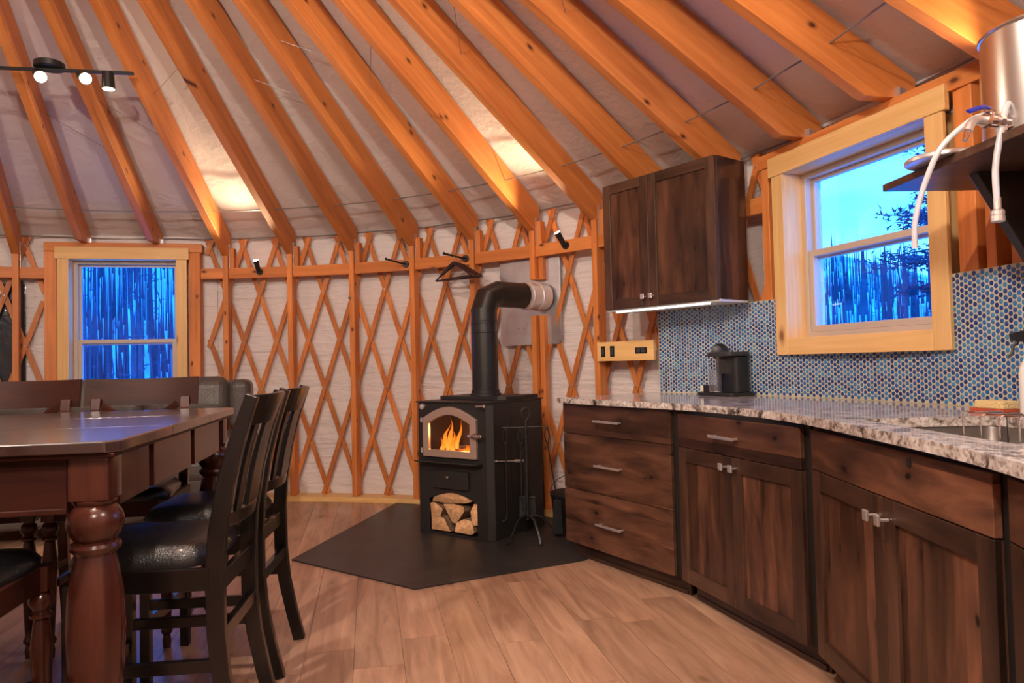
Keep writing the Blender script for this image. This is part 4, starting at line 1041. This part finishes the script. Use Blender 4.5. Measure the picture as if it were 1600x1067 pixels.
# fireplace tools
ts = thing('tool_stand', 'wrought iron fireplace tool stand with arched feet right of the stove', 'tool stand', (.075,4.60,.0095))
g = G(); g.cyl((0,0,.12),(0,0,.74),.011,n=12); g.out('post', iron, ts)
for a_ in (-2.3,-1.15,.15,1.6):
    d_ = Vector((cos(a_),sin(a_),0)); g = G()
    g.tube([Vector((0,0,.13)),d_*.03+Vector((0,0,.15)),d_*.09+Vector((0,0,.135)),d_*.15+Vector((0,0,.06)),d_*.175+Vector((0,0,.006)),d_*.19+Vector((0,0,.004))], .008, 8, flat=.6); g.out('foot', iron, ts, smooth=True)
g = G(); g.tube([(0,0,.735),(.008,0,.75),(.030,0,.79),(.018,0,.825),(-.004,0,.83),(-.026,0,.81),(-.022,0,.775),(-.004,0,.745)], .005, 8); g.out('loop_handle', iron, ts, smooth=True)
g = G(); g.tube([(-.155,0,.695),(-.15,0,.705),(.12,0,.705),(.135,0,.70),(.14,0,.712)], .004, 8); g.tube([(0,-.07,.70),(0,.07,.70)], .004, 8); g.out('hook_arm', iron, ts, smooth=True)
TX, TY = .075, 4.60
def rod_tool(name, label, x, y, top, segs, tip, lean=(0,0), catn='fireplace tool'):
    t = thing(name, label, catn, (x,y,top), group='fireplace tools'); g = G()
    g.tube([(0,0,.0),(.006,0,-.02),(.02*0+.012,0,-.055),(.008,0,-.09),(0,0,-.115),(lean[0]*.5,lean[1]*.5,-.3),(lean[0],lean[1],-(top-tip))], .0045, 8); g.out('shaft', iron, t, smooth=True)
    g = G(); g.tube([(0,0,0),(-.012,0,-.02),(-.018,0,-.05),(-.012,0,-.085),(0,0,-.115)], .0045, 8); g.out('grip', iron, t, smooth=True)
    return t
t = rod_tool('fire_poker', 'iron poker hanging at the left of the tool stand', TX-.13, TY, .715, None, .17)
g = G(); g.tube([(0,0,-.545),(-.01,0,-.585),(-.035,0,-.595)], .004, 8, radii=[.005,.005,.001]); g.out('poker_hook', iron, t, smooth=True)
t = rod_tool('fire_tongs', 'iron tongs hanging in front of the stand post', TX-.035, TY-.05, .715, None, .20)
g = G(); g.tube([(.01,0,-.12),(.03,0,-.3),(.02,0,-.45),(.002,0,-.515)], .004, 8); g.out('tong_arm', iron, t, smooth=True)
t = rod_tool('ash_shovel', 'iron ash shovel hanging behind the stand post', TX-.0, TY+.065, .715, None, .26)
g = G(); g.prism([(-.05,-.45),(.05,-.45),(.055,-.58),(-.055,-.58)], -.004, .004, 'y'); g.box(-.05,.05,-.02,.0,-.458,-.452); g.out('shovel_pan', iron, t, bevel=.002)
t = rod_tool('hearth_brush', 'long-handled hearth brush leaning out from the right of the stand', TX+.135, TY, .715, None, .24, lean=(.055,.02))
g = G(); g.prism([(.03,-.47),(.075,-.475),(.085,-.68),(.02,-.68)], .0, .04, 'y'); g.out('bristles', mat('black_bristle', (.01,.01,.01), .9, bump=(200,1)), t)
# ash bucket
ab = thing('ash_bucket', 'black lidded ash bucket half hidden behind the drawer cabinet', 'bucket', (.365,4.83,.0095))
g = G(); g.lathe([(.105,0),(.11,.004),(.13,.23),(.134,.235),(.128,.235),(.105,.01),(.01,.008)], 32); g.out('bucket_body', iron, ab, smooth=35)
g = G(); g.lathe([(.136,.232),(.136,.245),(.12,.255),(.04,.272),(.02,.29),(.002,.292)], 32); g.out('bucket_lid', iron, ab, smooth=35)
g = G(); g.tube([(-.13,0,.22)]+[(-.135*cos(t), -.0, .24+.12*sin(t)) for t in (.1,.5,.9,1.3,1.57,1.9,2.3,2.7,3.04)], .003, 6); g.out('bail_handle', iron, ab, smooth=True)

# ---- wall lamps on the blocking rail and valet rods
def uplight(i, z, aim, label, pw=75):
    b = W(i, 4.127, z); t = thing('wall_lamp', label, 'lamp', b, ang(i)-pi/2, 'rail spot lamps')
    g = G(); g.cyl((0,0,0),(0,-.022,0),.03,.027,n=24); g.out('lamp_base', lamp_black, t, smooth=35)
    a = Vector(aim).normalized(); p0 = Vector((0,-.03,.0)); 
    g = G(); g.cyl((0,-.02,0), tuple(p0+a*.02), .009, n=12); g.cyl(tuple(p0+a*.0), tuple(p0+a*.105), .018, .023, n=24); g.out('lamp_barrel', lamp_black, t, smooth=35)
    g = G(); g.cyl(tuple(p0+a*.1052), tuple(p0+a*.107), .021, n=24); g.out('lamp_lens', glow, t)
    M = Matrix.Translation(b) @ Matrix.Rotation(ang(i)-pi/2,4,'Z')
    pos = M @ (p0+a*.125); tgt = M @ (p0+a*2)
    lamp('uplight', pos, pw, 'SPOT', (1,.80,.50), .02, M @ (p0+Vector((-.10,-.84,.54))*2), 100, 1.0)
uplight(2.53, 1.955, (-.05,-.55,.85), 'small black rail lamp throwing light up beside the left window')
uplight(7.55, 1.955, (-.12,-.60,.80), 'small black rail lamp throwing light up right of the stove pipe')
uplight(13.25, 1.985, (-.05,-.55,.85), 'small black rail lamp throwing light up behind the brewing kettle', 22)
uplight(-2.5, 1.955, (-.05,-.55,.85), 'small black rail lamp beyond the left edge of the picture')
def valet(i, label):
    t = thing('valet_rod', label, 'wall hook', W(i, 4.127, 1.955), ang(i)-pi/2, 'black wall rods')
    g = G(); g.cyl((0,0,0),(0,-.02,0),.028,n=24); g.out('rod_base', black_pl, t, bevel=.003)
    g = G(); g.tube([(0,-.02,0),(-.02,-.10,.005),(-.045,-.24,.015)], .008, 10); g.ball((-.045,-.245,.016), .012, 10); g.out('rod', black_pl, t, smooth=True)
    return t
valet(4.90, 'black rod hook on the rail, left of the one with the hangers')
valet(5.90, 'black rod hook on the rail holding the dark coat hangers')
g = G(); pp = W(3.98,4.10,1.70); g.cyl(tuple(pp), tuple(pp+Vector((0,-.02,0))), .010, n=10); g.tube([pp+Vector((0,-.015,.0)),pp+Vector((0,-.02,.05))], .002, 6); o = g.out('key_hook', black_pl); tag(o, 'tiny black hook with cord on a stud left of the rod hooks', 'hook')
# hangers
hw = mat('dark_hanger_wood', (.030,.012,.010), .3, coat=.3)
for q, (dy, yaw, tl, lb) in enumerate(((0,0,.0,'dark wooden coat hanger nearest the room, tilted'),(.035,.16,.05,'dark wooden coat hanger between two others'),(.07,.30,.02,'dark wooden coat hanger closest to the wall'))):
    a0 = ang(5.9)-pi/2
    base = Matrix.Translation(W(5.9,4.127,1.955)) @ Matrix.Rotation(a0,4,'Z') @ Matrix.Translation((-.03,-.10-.045+dy,.0))
    t = thing('coat_hanger', lb, 'hanger', base.to_translation(), a0-.35+yaw, 'hangers on the rod')
    g = G(); g.tube([(-.006,0,-.004),(-.012,0,.008),(0,0,.016),(.014,0,.008),(.012,0,-.012),(.0,0,-.03),(.0,0,-.05)], .0018, 6); g.out('hanger_hook', chrome, t, smooth=True)
    g = G(); g.tube([(-.225,0,-.165),(-.16,0,-.125),(-.05,0,-.062),(0,0,-.045),(.05,0,-.062),(.16,0,-.125),(.225,0,-.165)], .012, 10, radii=[.008,.011,.014,.015,.014,.011,.008], flat=.5); g.out('hanger_shoulders', hw, t, smooth=True)
    g = G(); g.tube([(-.21,0,-.166),(.21,0,-.166)], .007, 8); g.out('hanger_bar', hw, t, smooth=True)

# ================================================================== TRACK LIGHT
def track(x0, y0, x1, y1, z, heads, label, real):
    d = Vector((x1-x0, y1-y0, 0)); L = d.length
    t = thing('track_light', label, 'track light', ((x0+x1)/2,(y0+y1)/2,z), atan2(d.y,d.x))
    g = G(); g.box(-L/2, L/2, -.012, .012, -.009, .009); g.out('track_bar', lamp_black, t, bevel=.003)
    g = G(); g.lathe([(.085,0),(.085,.03),(.075,.036),(.005,.036)], 32, (.0,.0,.012)); g.out('canopy', lamp_black, t, smooth=35)
    for x, aim in heads:
        a = Vector(aim).normalized(); p0 = Vector((x,0,-.03))
        g = G(); g.cyl((x,0,-.008),tuple(p0-a*.0),.006,n=10); g.cyl(tuple(p0-a*.03), tuple(p0+a*.075), .034, .038, n=28); h = g.out('lamp_head', lamp_black, t, smooth=35)
        g = G(); g.cyl(tuple(p0+a*.0752), tuple(p0+a*.077), .034, n=28); g.out('lamp_lens', glow, h)
        M = Matrix.Translation(((x0+x1)/2,(y0+y1)/2,z)) @ Matrix.Rotation(atan2(d.y,d.x),4,'Z')
        if real: lamp('track_spot', M @ (p0+a*.10), real, 'SPOT', (1,.82,.62), .03, M @ (p0+a*2), 70, .6)
    return t
track(-3.30, 4.335, -2.345, 4.50, 3.0, [(-.37,(-.2,.1,-1)),(-.06,(.50,-.85,-.55)),(.19,(.55,-.85,-.55)),(.335,(.03,.0,-1))], 'black track light bar with four round spot heads under the rafters', 38)

# ================================================================== TABLE AND CHAIRS
TA = radians(10.6)
c0 = Vector((-.981,1.791)); E1 = Vector((-sin(TA),cos(TA))); E2 = Vector((-cos(TA),-sin(TA)))
TL, TW, TZ = 1.513, 1.46, .95
cen = c0+E1*(TL/2)+E2*(TW/2)
tb = thing('dining_table', 'reddish-brown counter-height dining table with fat turned legs', 'table', (cen.x,cen.y,0), TA)
hx, hy = TW/2, TL/2; ch = .03
def topslab(y0, y1, c0_=True, c1_=True):
    poly = []
    poly += [(-hx+(ch if c0_ else 0), y0), (hx-(ch if c0_ else 0), y0)]
    if c0_: poly.append((hx, y0+ch))
    if c1_: poly += [(hx, y1-ch),(hx-ch, y1),(-hx+ch, y1),(-hx, y1-ch)]
    else: poly += [(hx, y1),(-hx, y1)]
    if c0_: poly.append((-hx, y0+ch))
    g = G(); g.prism(poly, TZ-.030, TZ); return g.out('table_top', top_m, tb, bevel=.004)
topslab(-hy, -.26, True, False); 
g = G(); g.box(-hx, hx, -.2585, .2485, TZ-.030, TZ); g.out('table_leaf', top_m, tb, bevel=.002)
topslab(.25, hy, False, True)
g = G(); g.box(-hx+.012, hx-.012, -hy+.012, hy-.012, TZ-.042, TZ-.0305); g.out('under_moulding', cherry_x, tb, bevel=.003)
ix, iy = hx-.078, hy-.08
ap = .135
for sgn in (-1, 1):
    xx = sgn*(hx-.045)
    for y0, y1 in ((-iy+.05,-.385),(-.335,.105),(.155,iy-.10)):
        g = G(); g.box(xx-.011, xx+.011, y0, y1, TZ-.042-ap, TZ-.042); g.out('apron_panel', cherry_z, tb, bevel=.002)
    g = G(); g.box(xx-sgn*.03-.008, xx-sgn*.03+.008, -iy, iy, TZ-.042-ap+.01, TZ-.042); g.out('slide_rail', esp_m, tb)
    yy = sgn*(hy-.047)
    g = G(); g.box(-ix+.05, ix-.05, yy-.011, yy+.011, TZ-.042-ap, TZ-.042); g.out('end_apron', cherry_x, tb, bevel=.002)
    g = G(); g.box(-ix+.05, ix-.05, yy-sgn*-.0-.014, yy+.014, TZ-.042-ap-.004, TZ-.042-ap+.012); g.out('apron_bead', cherry_x, tb, bevel=.003)
legprof = [(.035,0),(.040,.02),(.034,.05),(.030,.07),(.044,.085),(.046,.095),(.036,.108),(.038,.14),(.052,.24),(.064,.36),(.068,.47),(.064,.56),(.052,.63),(.046,.658),(.050,.664),(.058,.672),(.060,.680),(.056,.689),(.047,.694),(.050,.698),(.060,.712),(.066,.732),(.067,.745),(.063,.762),(.054,.776),(.046,.784),(.050,.790),(.052,.796),(.048,.800)]
lg = G(); lg.lathe(legprof, 40); 
lg.prism(rrect(-.05,.05,-.05,.05,.012,3), .800, TZ-.042)
legme = lg.mesh('leg', cherry_z, 34)
for sx_ in (-1,1):
    for sy_ in (-1,1): link('leg', legme, tb, M=Matrix.Translation((sx_*ix, sy_*iy, 0)), bevel=.0)

def cushion(w0, w1, y0, y1, z0, z1, nx=14, ny=14):
    # domed seat: w0 rear width, w1 front width
    vs = []; fs = []
    def shape(u, v):
        w_ = (w0+(w1-w0)*(v+1)/2)/2; k_ = (1-abs(v)**7*.16)
        kx = (1-abs(u)**7*.10)
        return u*w_*k_, (y0+y1)/2+v*(y1-y0)/2*kx
    for b in range(ny+1):
        for a in range(nx+1):
            u = -1+2*a/nx; v = -1+2*b/ny; x, y = shape(u, v)
            d = (1-abs(u)**5)*(1-abs(v)**5); z = z0+.022+(z1-z0-.022)*max(0,d)**.38
            vs.append((x,y,z))
    n1 = nx+1
    for b in range(ny):
        for a in range(nx): fs.append((b*n1+a,b*n1+a+1,(b+1)*n1+a+1,(b+1)*n1+a))
    ringi = [a for a in range(n1)]+[b*n1+nx for b in range(1,ny+1)]+[ny*n1+a for a in range(nx-1,-1,-1)]+[b*n1 for b in range(ny-1,0,-1)]
    base = len(vs)
    for q in ringi: vs.append((vs[q][0]*.985, vs[q][1]*.985 if abs(vs[q][1])>.01 else vs[q][1], z0))
    k = len(ringi)
    for j in range(k): fs.append((ringi[j], ringi[(j+1)%k], base+(j+1)%k, base+j))
    fs.append(tuple(base+j for j in range(k)))
    g = G(); g.add(vs, fs); return g

def slat_chair(label):
    t = thing('slat_back_chair', label, 'chair', group='black counter-height chairs on the right of the table')
    hw_, prof = .19, [(-.262,0),(-.232,.12),(-.205,.25),(-.192,.38),(-.19,.55),(-.198,.66),(-.222,.80),(-.255,.92),(-.298,1.045)]
    for s in (-1,1):
        g = G(); g.sweep([(s*hw_,y,z) for y,z in prof], .030, [.046,.046,.048,.050,.052,.050,.046,.042,.036]); g.out('rear_post', esp_m, t, bevel=.003)
        g = G(); g.prism([(-.017,-.017),(.017,-.017),(.017,.017),(-.017,.017)], 0, .535); g.out('front_leg', esp_m, t, bevel=.003, M=Matrix.Translation((s*.195,.195,0)))
        g = G(); g.box(-.010,.010,-.20,.18,.27,.305); g.out('side_stretcher', esp_m, t, bevel=.002, M=Matrix.Translation((s*.193,0,0)))
        g = G(); g.box(-.011,.011,-.175,.185,.50,.562); g.out('side_rail', esp_m, t, bevel=.002, M=Matrix.Translation((s*.198,0,0)))
    g = G(); g.box(-.185,.185,.185,.207,.50,.562); g.out('front_rail', esp_m, t, bevel=.002)
    g = G(); g.box(-.18,.18,-.20,-.18,.48,.535); g.out('rear_rail', esp_m, t, bevel=.002)
    g = G(); g.box(-.18,.18,-.212,-.190,.345,.385); g.out('rear_stretcher', esp_m, t, bevel=.002)
    g = G(); g.box(-.18,.18,.185,.205,.20,.24); g.out('front_stretcher', esp_m, t, bevel=.002)
    def bow(z0, z1, y0, y1, dep, th):
        g = G(); n_ = 10; vs = []; fs = []
        for q in range(n_+1):
            x = -hw_+2*hw_*q/n_; b = dep*(1-(x/hw_)**2)
            for zz, yy in ((z0,y0),(z1,y1)):
                for tt in (-th/2, th/2): vs.append((x, yy-b+tt, zz))
        for q in range(n_):
            a = q*4; fs += [(a,a+1,a+5,a+4),(a+2,a+6,a+7,a+3),(a,a+4,a+6,a+2),(a+1,a+3,a+7,a+5)]
        fs += [(0,2,3,1),(n_*4,n_*4+1,n_*4+3,n_*4+2)]
        g.add(vs, fs); return g
    bow(.955,1.045,-.262,-.296,.035,.022).out('top_rail', esp_m, t, bevel=.003)
    bow(.665,.705,-.200,-.207,.032,.020).out('lower_back_rail', esp_m, t, bevel=.002)
    for x, w_ in ((-.105,.055),(0,.085),(.105,.055)):
        b = .034*(1-(x/hw_)**2); g = G(); g.sweep([(0,-.205-b,.70),(0,-.222-b-.0,.80),(0,-.245-b,.90),(0,-.263-b,.96)], w_, .012); g.out('back_slat', esp_m, t, bevel=.002, M=Matrix.Translation((x,0,0)))
    cushion(.385,.44,-.175,.225,.562,.632).out('seat', leather_black, t, smooth=60)
    return t
c1 = slat_chair('black slat-back counter chair nearest the camera, beside the near table leg')
c1.location = (-1.066,2.235,0); c1.rotation_euler = (0,0,radians(96.5))
dup(c1, (-1.150,2.815,0), radians(95.5), 'black slat-back counter chair farther along the table, nearer the stove')

def cross_chair(label):
    t = thing('cross_back_chair', label, 'chair', group='reddish cross-back counter chairs at the table ends')
    prof = [(-.235,0),(-.205,.2),(-.19,.45),(-.192,.6),(-.205,.75),(-.225,.95),(-.235,1.0)]
    lp = [(.014,0),(.017,.03),(.013,.05),(.021,.062),(.022,.072),(.015,.085),(.017,.12),(.025,.30),(.027,.38),(.020,.445),(.018,.455),(.028,.463),(.028,.470),(.019,.477),(.021,.483),(.030,.497),(.031,.508),(.025,.524),(.019,.530),(.019,.536)]
    for s in (-1,1):
        g = G(); g.sweep([(s*.19,y,z) for y,z in prof], .040, .034); g.out('rear_post', cherry_z, t, bevel=.003)
        g = G(); g.lathe(lp, 24); g.prism(rrect(-.026,.026,-.026,.026,.006,2), .536, .60); g.out('front_leg', cherry_z, t, smooth=34, M=Matrix.Translation((s*.215,.19,0)))
        g = G(); g.box(-.010,.010,-.18,.17,.27,.30); g.out('side_stretcher', cherry_x, t, bevel=.002, M=Matrix.Translation((s*.20,0,0)))
        g = G(); g.box(-.011,.011,-.175,.165,.535,.60); g.out('side_rail', cherry_x, t, bevel=.002, M=Matrix.Translation((s*.212,0,0)))
    g = G(); g.box(-.19,.19,.19,.21,.535,.60); g.out('front_rail', cherry_x, t, bevel=.002)
    g = G(); g.box(-.17,.17,-.20,-.18,.535,.60); g.out('rear_rail', cherry_x, t, bevel=.002)
    g = G(); g.box(-.195,.195,-.012,.012,.275,.30); g.out('cross_stretcher', cherry_x, t, bevel=.002)
    # curved top board
    g = G(); n_ = 12; vs = []; fs = []; hw_ = .243
    for q in range(n_+1):
        x = -hw_+2*hw_*q/n_; b = .030*(1-(x/hw_)**2)
        for zz, yy in ((.965,-.232),(1.088+.004*(x/hw_)**2,-.258)):
            for tt in (-.012,.012): vs.append((x, yy-b+tt, zz))
    for q in range(n_):
        a = q*4; fs += [(a,a+1,a+5,a+4),(a+2,a+6,a+7,a+3),(a,a+4,a+6,a+2),(a+1,a+3,a+7,a+5)]
    fs += [(0,2,3,1),(n_*4,n_*4+1,n_*4+3,n_*4+2)]; g.add(vs, fs); g.out('top_rail', cherry_x, t, smooth=30)
    g = G(); g.box(-.175,.175,-.215,-.195,.70,.74); g.out('lower_back_rail', cherry_x, t, bevel=.002)
    for s in (-1,1):
        g = G(); L_ = hypot(.32,.24); g.box(-L_/2,L_/2,-.006,.006,-.017,.017)
        g.out('cross_slat', cherry_x, t, bevel=.002, M=Matrix.Translation((0,-.218-.006*s,.85)) @ Matrix.Rotation(radians(-4),4,'X') @ Matrix.Rotation(s*atan2(.24,.32),4,'Y'))
    cushion(.40,.47,-.175,.235,.60,.655).out('seat', leather_black, t, smooth=60)
    return t
x1 = cross_chair('cross-back chair on the right of the two behind the far table end')
x1.location = (-1.675,3.117,0); x1.rotation_euler = (0,0,radians(-169.4))
dup(x1, (-2.182,3.040,0), radians(-169.4), 'cross-back chair on the left of the two behind the far table end')
dup(x1, (-1.470,1.755,0), radians(10.6), 'chair at the near table end, only seat corner and turned front leg showing')

# sofa
sf = thing('sofa', 'charcoal leather sofa under the left window behind the dining chairs', 'sofa', (-3.06,5.20,0), radians(-167.1))
g = G(); g.box(-1.05,1.05,-.36,.42,.10,.40); g.out('sofa_base', leather_grey, sf, bevel=.04, seg=4)
for s in (-1,1):
    g = G(); g.box(-.13,.13,-.38,.44,.06,.66); g.out('arm', leather_grey, sf, bevel=.07, M=Matrix.Translation((s*1.0,0,0)), seg=5)
    g = G(); g.box(-.085,.085,-.12,.12,-.20,.19); g.out('wing_cushion', leather_grey, sf, bevel=.06, M=Matrix.Translation((s*1.00,-.34,.855)), seg=5)
for q in range(3):
    x = -.61+q*.61
    g = G(); g.box(-.295,.295,-.28,.42,-.09,.09); g.out('seat_cushion', leather_grey, sf, bevel=.06, M=Matrix.Translation((x,.02,.44)), seg=5)
    g = G(); g.box(-.318,.318,-.13,.13,-.16,.16); g.out('back_cushion', leather_grey, sf, bevel=.10, M=Matrix.Translation((x,-.33,.91)) @ Matrix.Rotation(radians(6),4,'X'), seg=6)
    g = G(); g.box(-.295,.295,-.11,.11,-.14,.14); g.out('lumbar_cushion', leather_grey, sf, bevel=.09, M=Matrix.Translation((x,-.27,.65)), seg=5)

# ================================================================== OUTDOORS
g = G(); n_ = 90; mrad = [4.9,7,10,14,18,22,26,30,35,41,50,64]; vs = []; fs = []
def hill(a, r):
    # a: azimuth in world; slope climbs away from the yurt, steeper to the north-west (left window)
    k = .5+.5*cos(a-1.95); s = .04+.52*k**4
    return -0.9-.03*min(r,22)+max(0, r-26)*s+noise.noise(Vector((cos(a)*r*.09, sin(a)*r*.09, 2)))*1.6*min(1, r/25)
for a in range(n_):
    t = 2*pi*a/n_
    for r in mrad: vs.append((CX+cos(t)*r, CY+sin(t)*r, hill(t, r)))
k = len(mrad)
for a in range(n_):
    b = (a+1) % n_
    for j in range(k-1): fs.append((a*k+j,a*k+j+1,b*k+j+1,b*k+j))
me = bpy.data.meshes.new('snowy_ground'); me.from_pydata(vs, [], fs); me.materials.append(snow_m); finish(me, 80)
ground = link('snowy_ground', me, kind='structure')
# dead trunk meshes
def dead_tree(seed, H):
    g = G(); r_ = random.Random(seed); pts = [(0.04*r_.uniform(-1,1)*q, .04*r_.uniform(-1,1)*q, H*q/5) for q in range(6)]
    g.tube([(p[0]*q*.4,p[1]*q*.4,p[2]) for q, p in enumerate(pts)], .1, 6, radii=[.065,.055,.045,.035,.02,.006])
    for b in range(14):
        z = H*r_.uniform(.25,.95); a = r_.uniform(0,2*pi); L = r_.uniform(.25,.8)*(1-z/H*.5)
        g.tube([(0,0,z),(cos(a)*L*.6,sin(a)*L*.6,z+L*.1),(cos(a)*L,sin(a)*L,z+L*r_.uniform(-.2,.5))], .015, 4, radii=[.02,.012,.004])
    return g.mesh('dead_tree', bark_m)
def conifer(seed, H, Rb_):
    g = G(); r_ = random.Random(seed); g.mi = 1; g.tube([(0,0,0),(0,0,H*.5),(0,0,H)], .1, 6, radii=[.12,.07,.01]); g.mi = 0
    z = H*.08
    while z < H*.98:
        rr_ = Rb_*(1-z/H)**.8
        for b in range(13):
            a = r_.uniform(0,2*pi); L = rr_*r_.uniform(.6,1.1); w_ = .10+L*.16
            e_ = Vector((cos(a),sin(a),0)); s_ = Vector((-sin(a),cos(a),0))
            p0 = Vector((0,0,z)); p1 = p0+e_*L*.55+Vector((0,0,-L*.10)); p2 = p0+e_*L+Vector((0,0,-L*.32))
            vs_ = [p0, p1+s_*w_, p1-s_*w_, p2, p1+s_*w_*.6+Vector((0,0,-.12)), p1-s_*w_*.6+Vector((0,0,-.12)), p0+Vector((0,0,.09))]
            g.add([tuple(v) for v in vs_], [(0,1,3),(0,3,2),(1,4,3),(2,3,5),(6,1,3),(6,3,2)])
        z += .16+.10*(1-z/H)
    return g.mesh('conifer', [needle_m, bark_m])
dm = [dead_tree(s, 6.5+s*.6) for s in range(4)]; cm_ = [conifer(s, 5.5+s, 1.0+.12*s) for s in range(3)]
rt2 = random.Random(11)
USED = [(6.35, 10.1, 1.0)]
def place(me, name, az, r, label, cat, group, sc=1, gap=1.1):
    px_, py_ = CX+cos(az)*r, CY+sin(az)*r
    if any(hypot(px_-a, py_-b) < gap+c for a, b, c in USED): return
    USED.append((px_, py_, gap*.5))
    z = hill(az, r)-.1; o = link(name, me); o.location = (CX+cos(az)*r, CY+sin(az)*r, z); o.rotation_euler = (rt2.uniform(-.03,.03),rt2.uniform(-.03,.03),rt2.uniform(0,6)); o.scale = (sc,sc,sc); tag(o, label, cat, group)
def az_from_cam(ux, r):
    # azimuth (about the yurt centre) of a point at distance ~r seen from the camera along direction ux = x/y
    d = Vector((ux,1)).normalized(); o = Vector((0-CX, 0-CY)); b = o.dot(d); c = o.dot(o)-r*r; t = -b+sqrt(b*b-c)
    p = o+d*t; return atan2(p.y, p.x)
for q in range(150):
    r = rt2.uniform(15,26); place(dm[q%4], 'dead_tree', az_from_cam(rt2.uniform(-.66,-.40), r), r, 'bare dead tree on the snowy slope outside the left window', 'tree', 'dead trees outside the left window', rt2.uniform(.7,1.2))
for q in range(24):
    r = rt2.uniform(18,27); place(cm_[q%3], 'conifer', az_from_cam(rt2.uniform(-.66,-.40), r), r, 'dark conifer among dead trees outside the left window', 'tree', 'conifers outside the left window', rt2.uniform(.6,1.1), 1.6)
for q in range(150):
    r = rt2.uniform(16,27); place(dm[q%4], 'dead_tree', az_from_cam(rt2.uniform(.36,.70), r), r, 'bare dead tree on the snowy slope outside the kitchen window', 'tree', 'dead trees outside the kitchen window', rt2.uniform(.5,.95))
# large pine close to the kitchen window, right side
pine = thing('pine_tree', 'large dark pine whose branches fill the right side of the kitchen window', 'tree', (6.35,10.1,-.9))
g = G(); g.tube([(0,0,0),(0,0,3.5),(.05,0,7)], .1, 8, radii=[.16,.12,.05]); g.out('trunk', bark_m, pine, smooth=True)
g = G(); gb2 = G(); rp_ = random.Random(4)
for b in range(150):
    z = rp_.uniform(.4,6.6); a = rp_.uniform(0,2*pi); L = rp_.uniform(.5,1.35); e_ = Vector((cos(a),sin(a),rp_.uniform(-.15,.3)))
    p0 = Vector((0,0,z)); gb2.tube([p0, p0+e_*L*.6, p0+e_*L], .01, 4, radii=[.022,.012,.004])
    for c in range(110):
        t = rp_.uniform(.3,1.02); p = p0+e_*L*t+Vector((rp_.uniform(-.13,.13),rp_.uniform(-.13,.13),rp_.uniform(-.09,.09))); v = Vector((rp_.uniform(-1,1),rp_.uniform(-1,1),rp_.uniform(-.4,.9)))*.11; s_ = v.orthogonal().normalized()*.022
        g.add([tuple(p-s_), tuple(p+s_), tuple(p+v)], [(0,1,2)])
gb2.out('branches', bark_m, pine); g.out('needles', needle_m, pine, kind='stuff')
# distant forest on the ridge: countless thin trunks joined
g = G(); rf = random.Random(8)
for q in range(2300):
    if q < 1000: ux = rf.uniform(-.68,-.38)
    else: ux = rf.uniform(.34,.74)
    r = 28.5+33*rf.random()**1.3; az = az_from_cam(ux, r); z = hill(az, r)-.2; h = rf.uniform(2.2,6.0)*(1 if q < 1000 else .7); x, y = CX+cos(az)*r, CY+sin(az)*r; w_ = rf.uniform(.03,.07)*(1 if rf.random()<.93 else 4.5)
    g.add([(x-w_,y,z),(x+w_,y,z),(x,y+w_,z),(x+rf.uniform(-.1,.1),y,z+h)], [(0,1,3),(1,2,3),(2,0,3)])
o = g.out('distant_forest', bark_m, kind='stuff'); o['label'] = 'thin bare trunks crowding the snowy ridge beyond both windows'; o['category'] = 'forest'
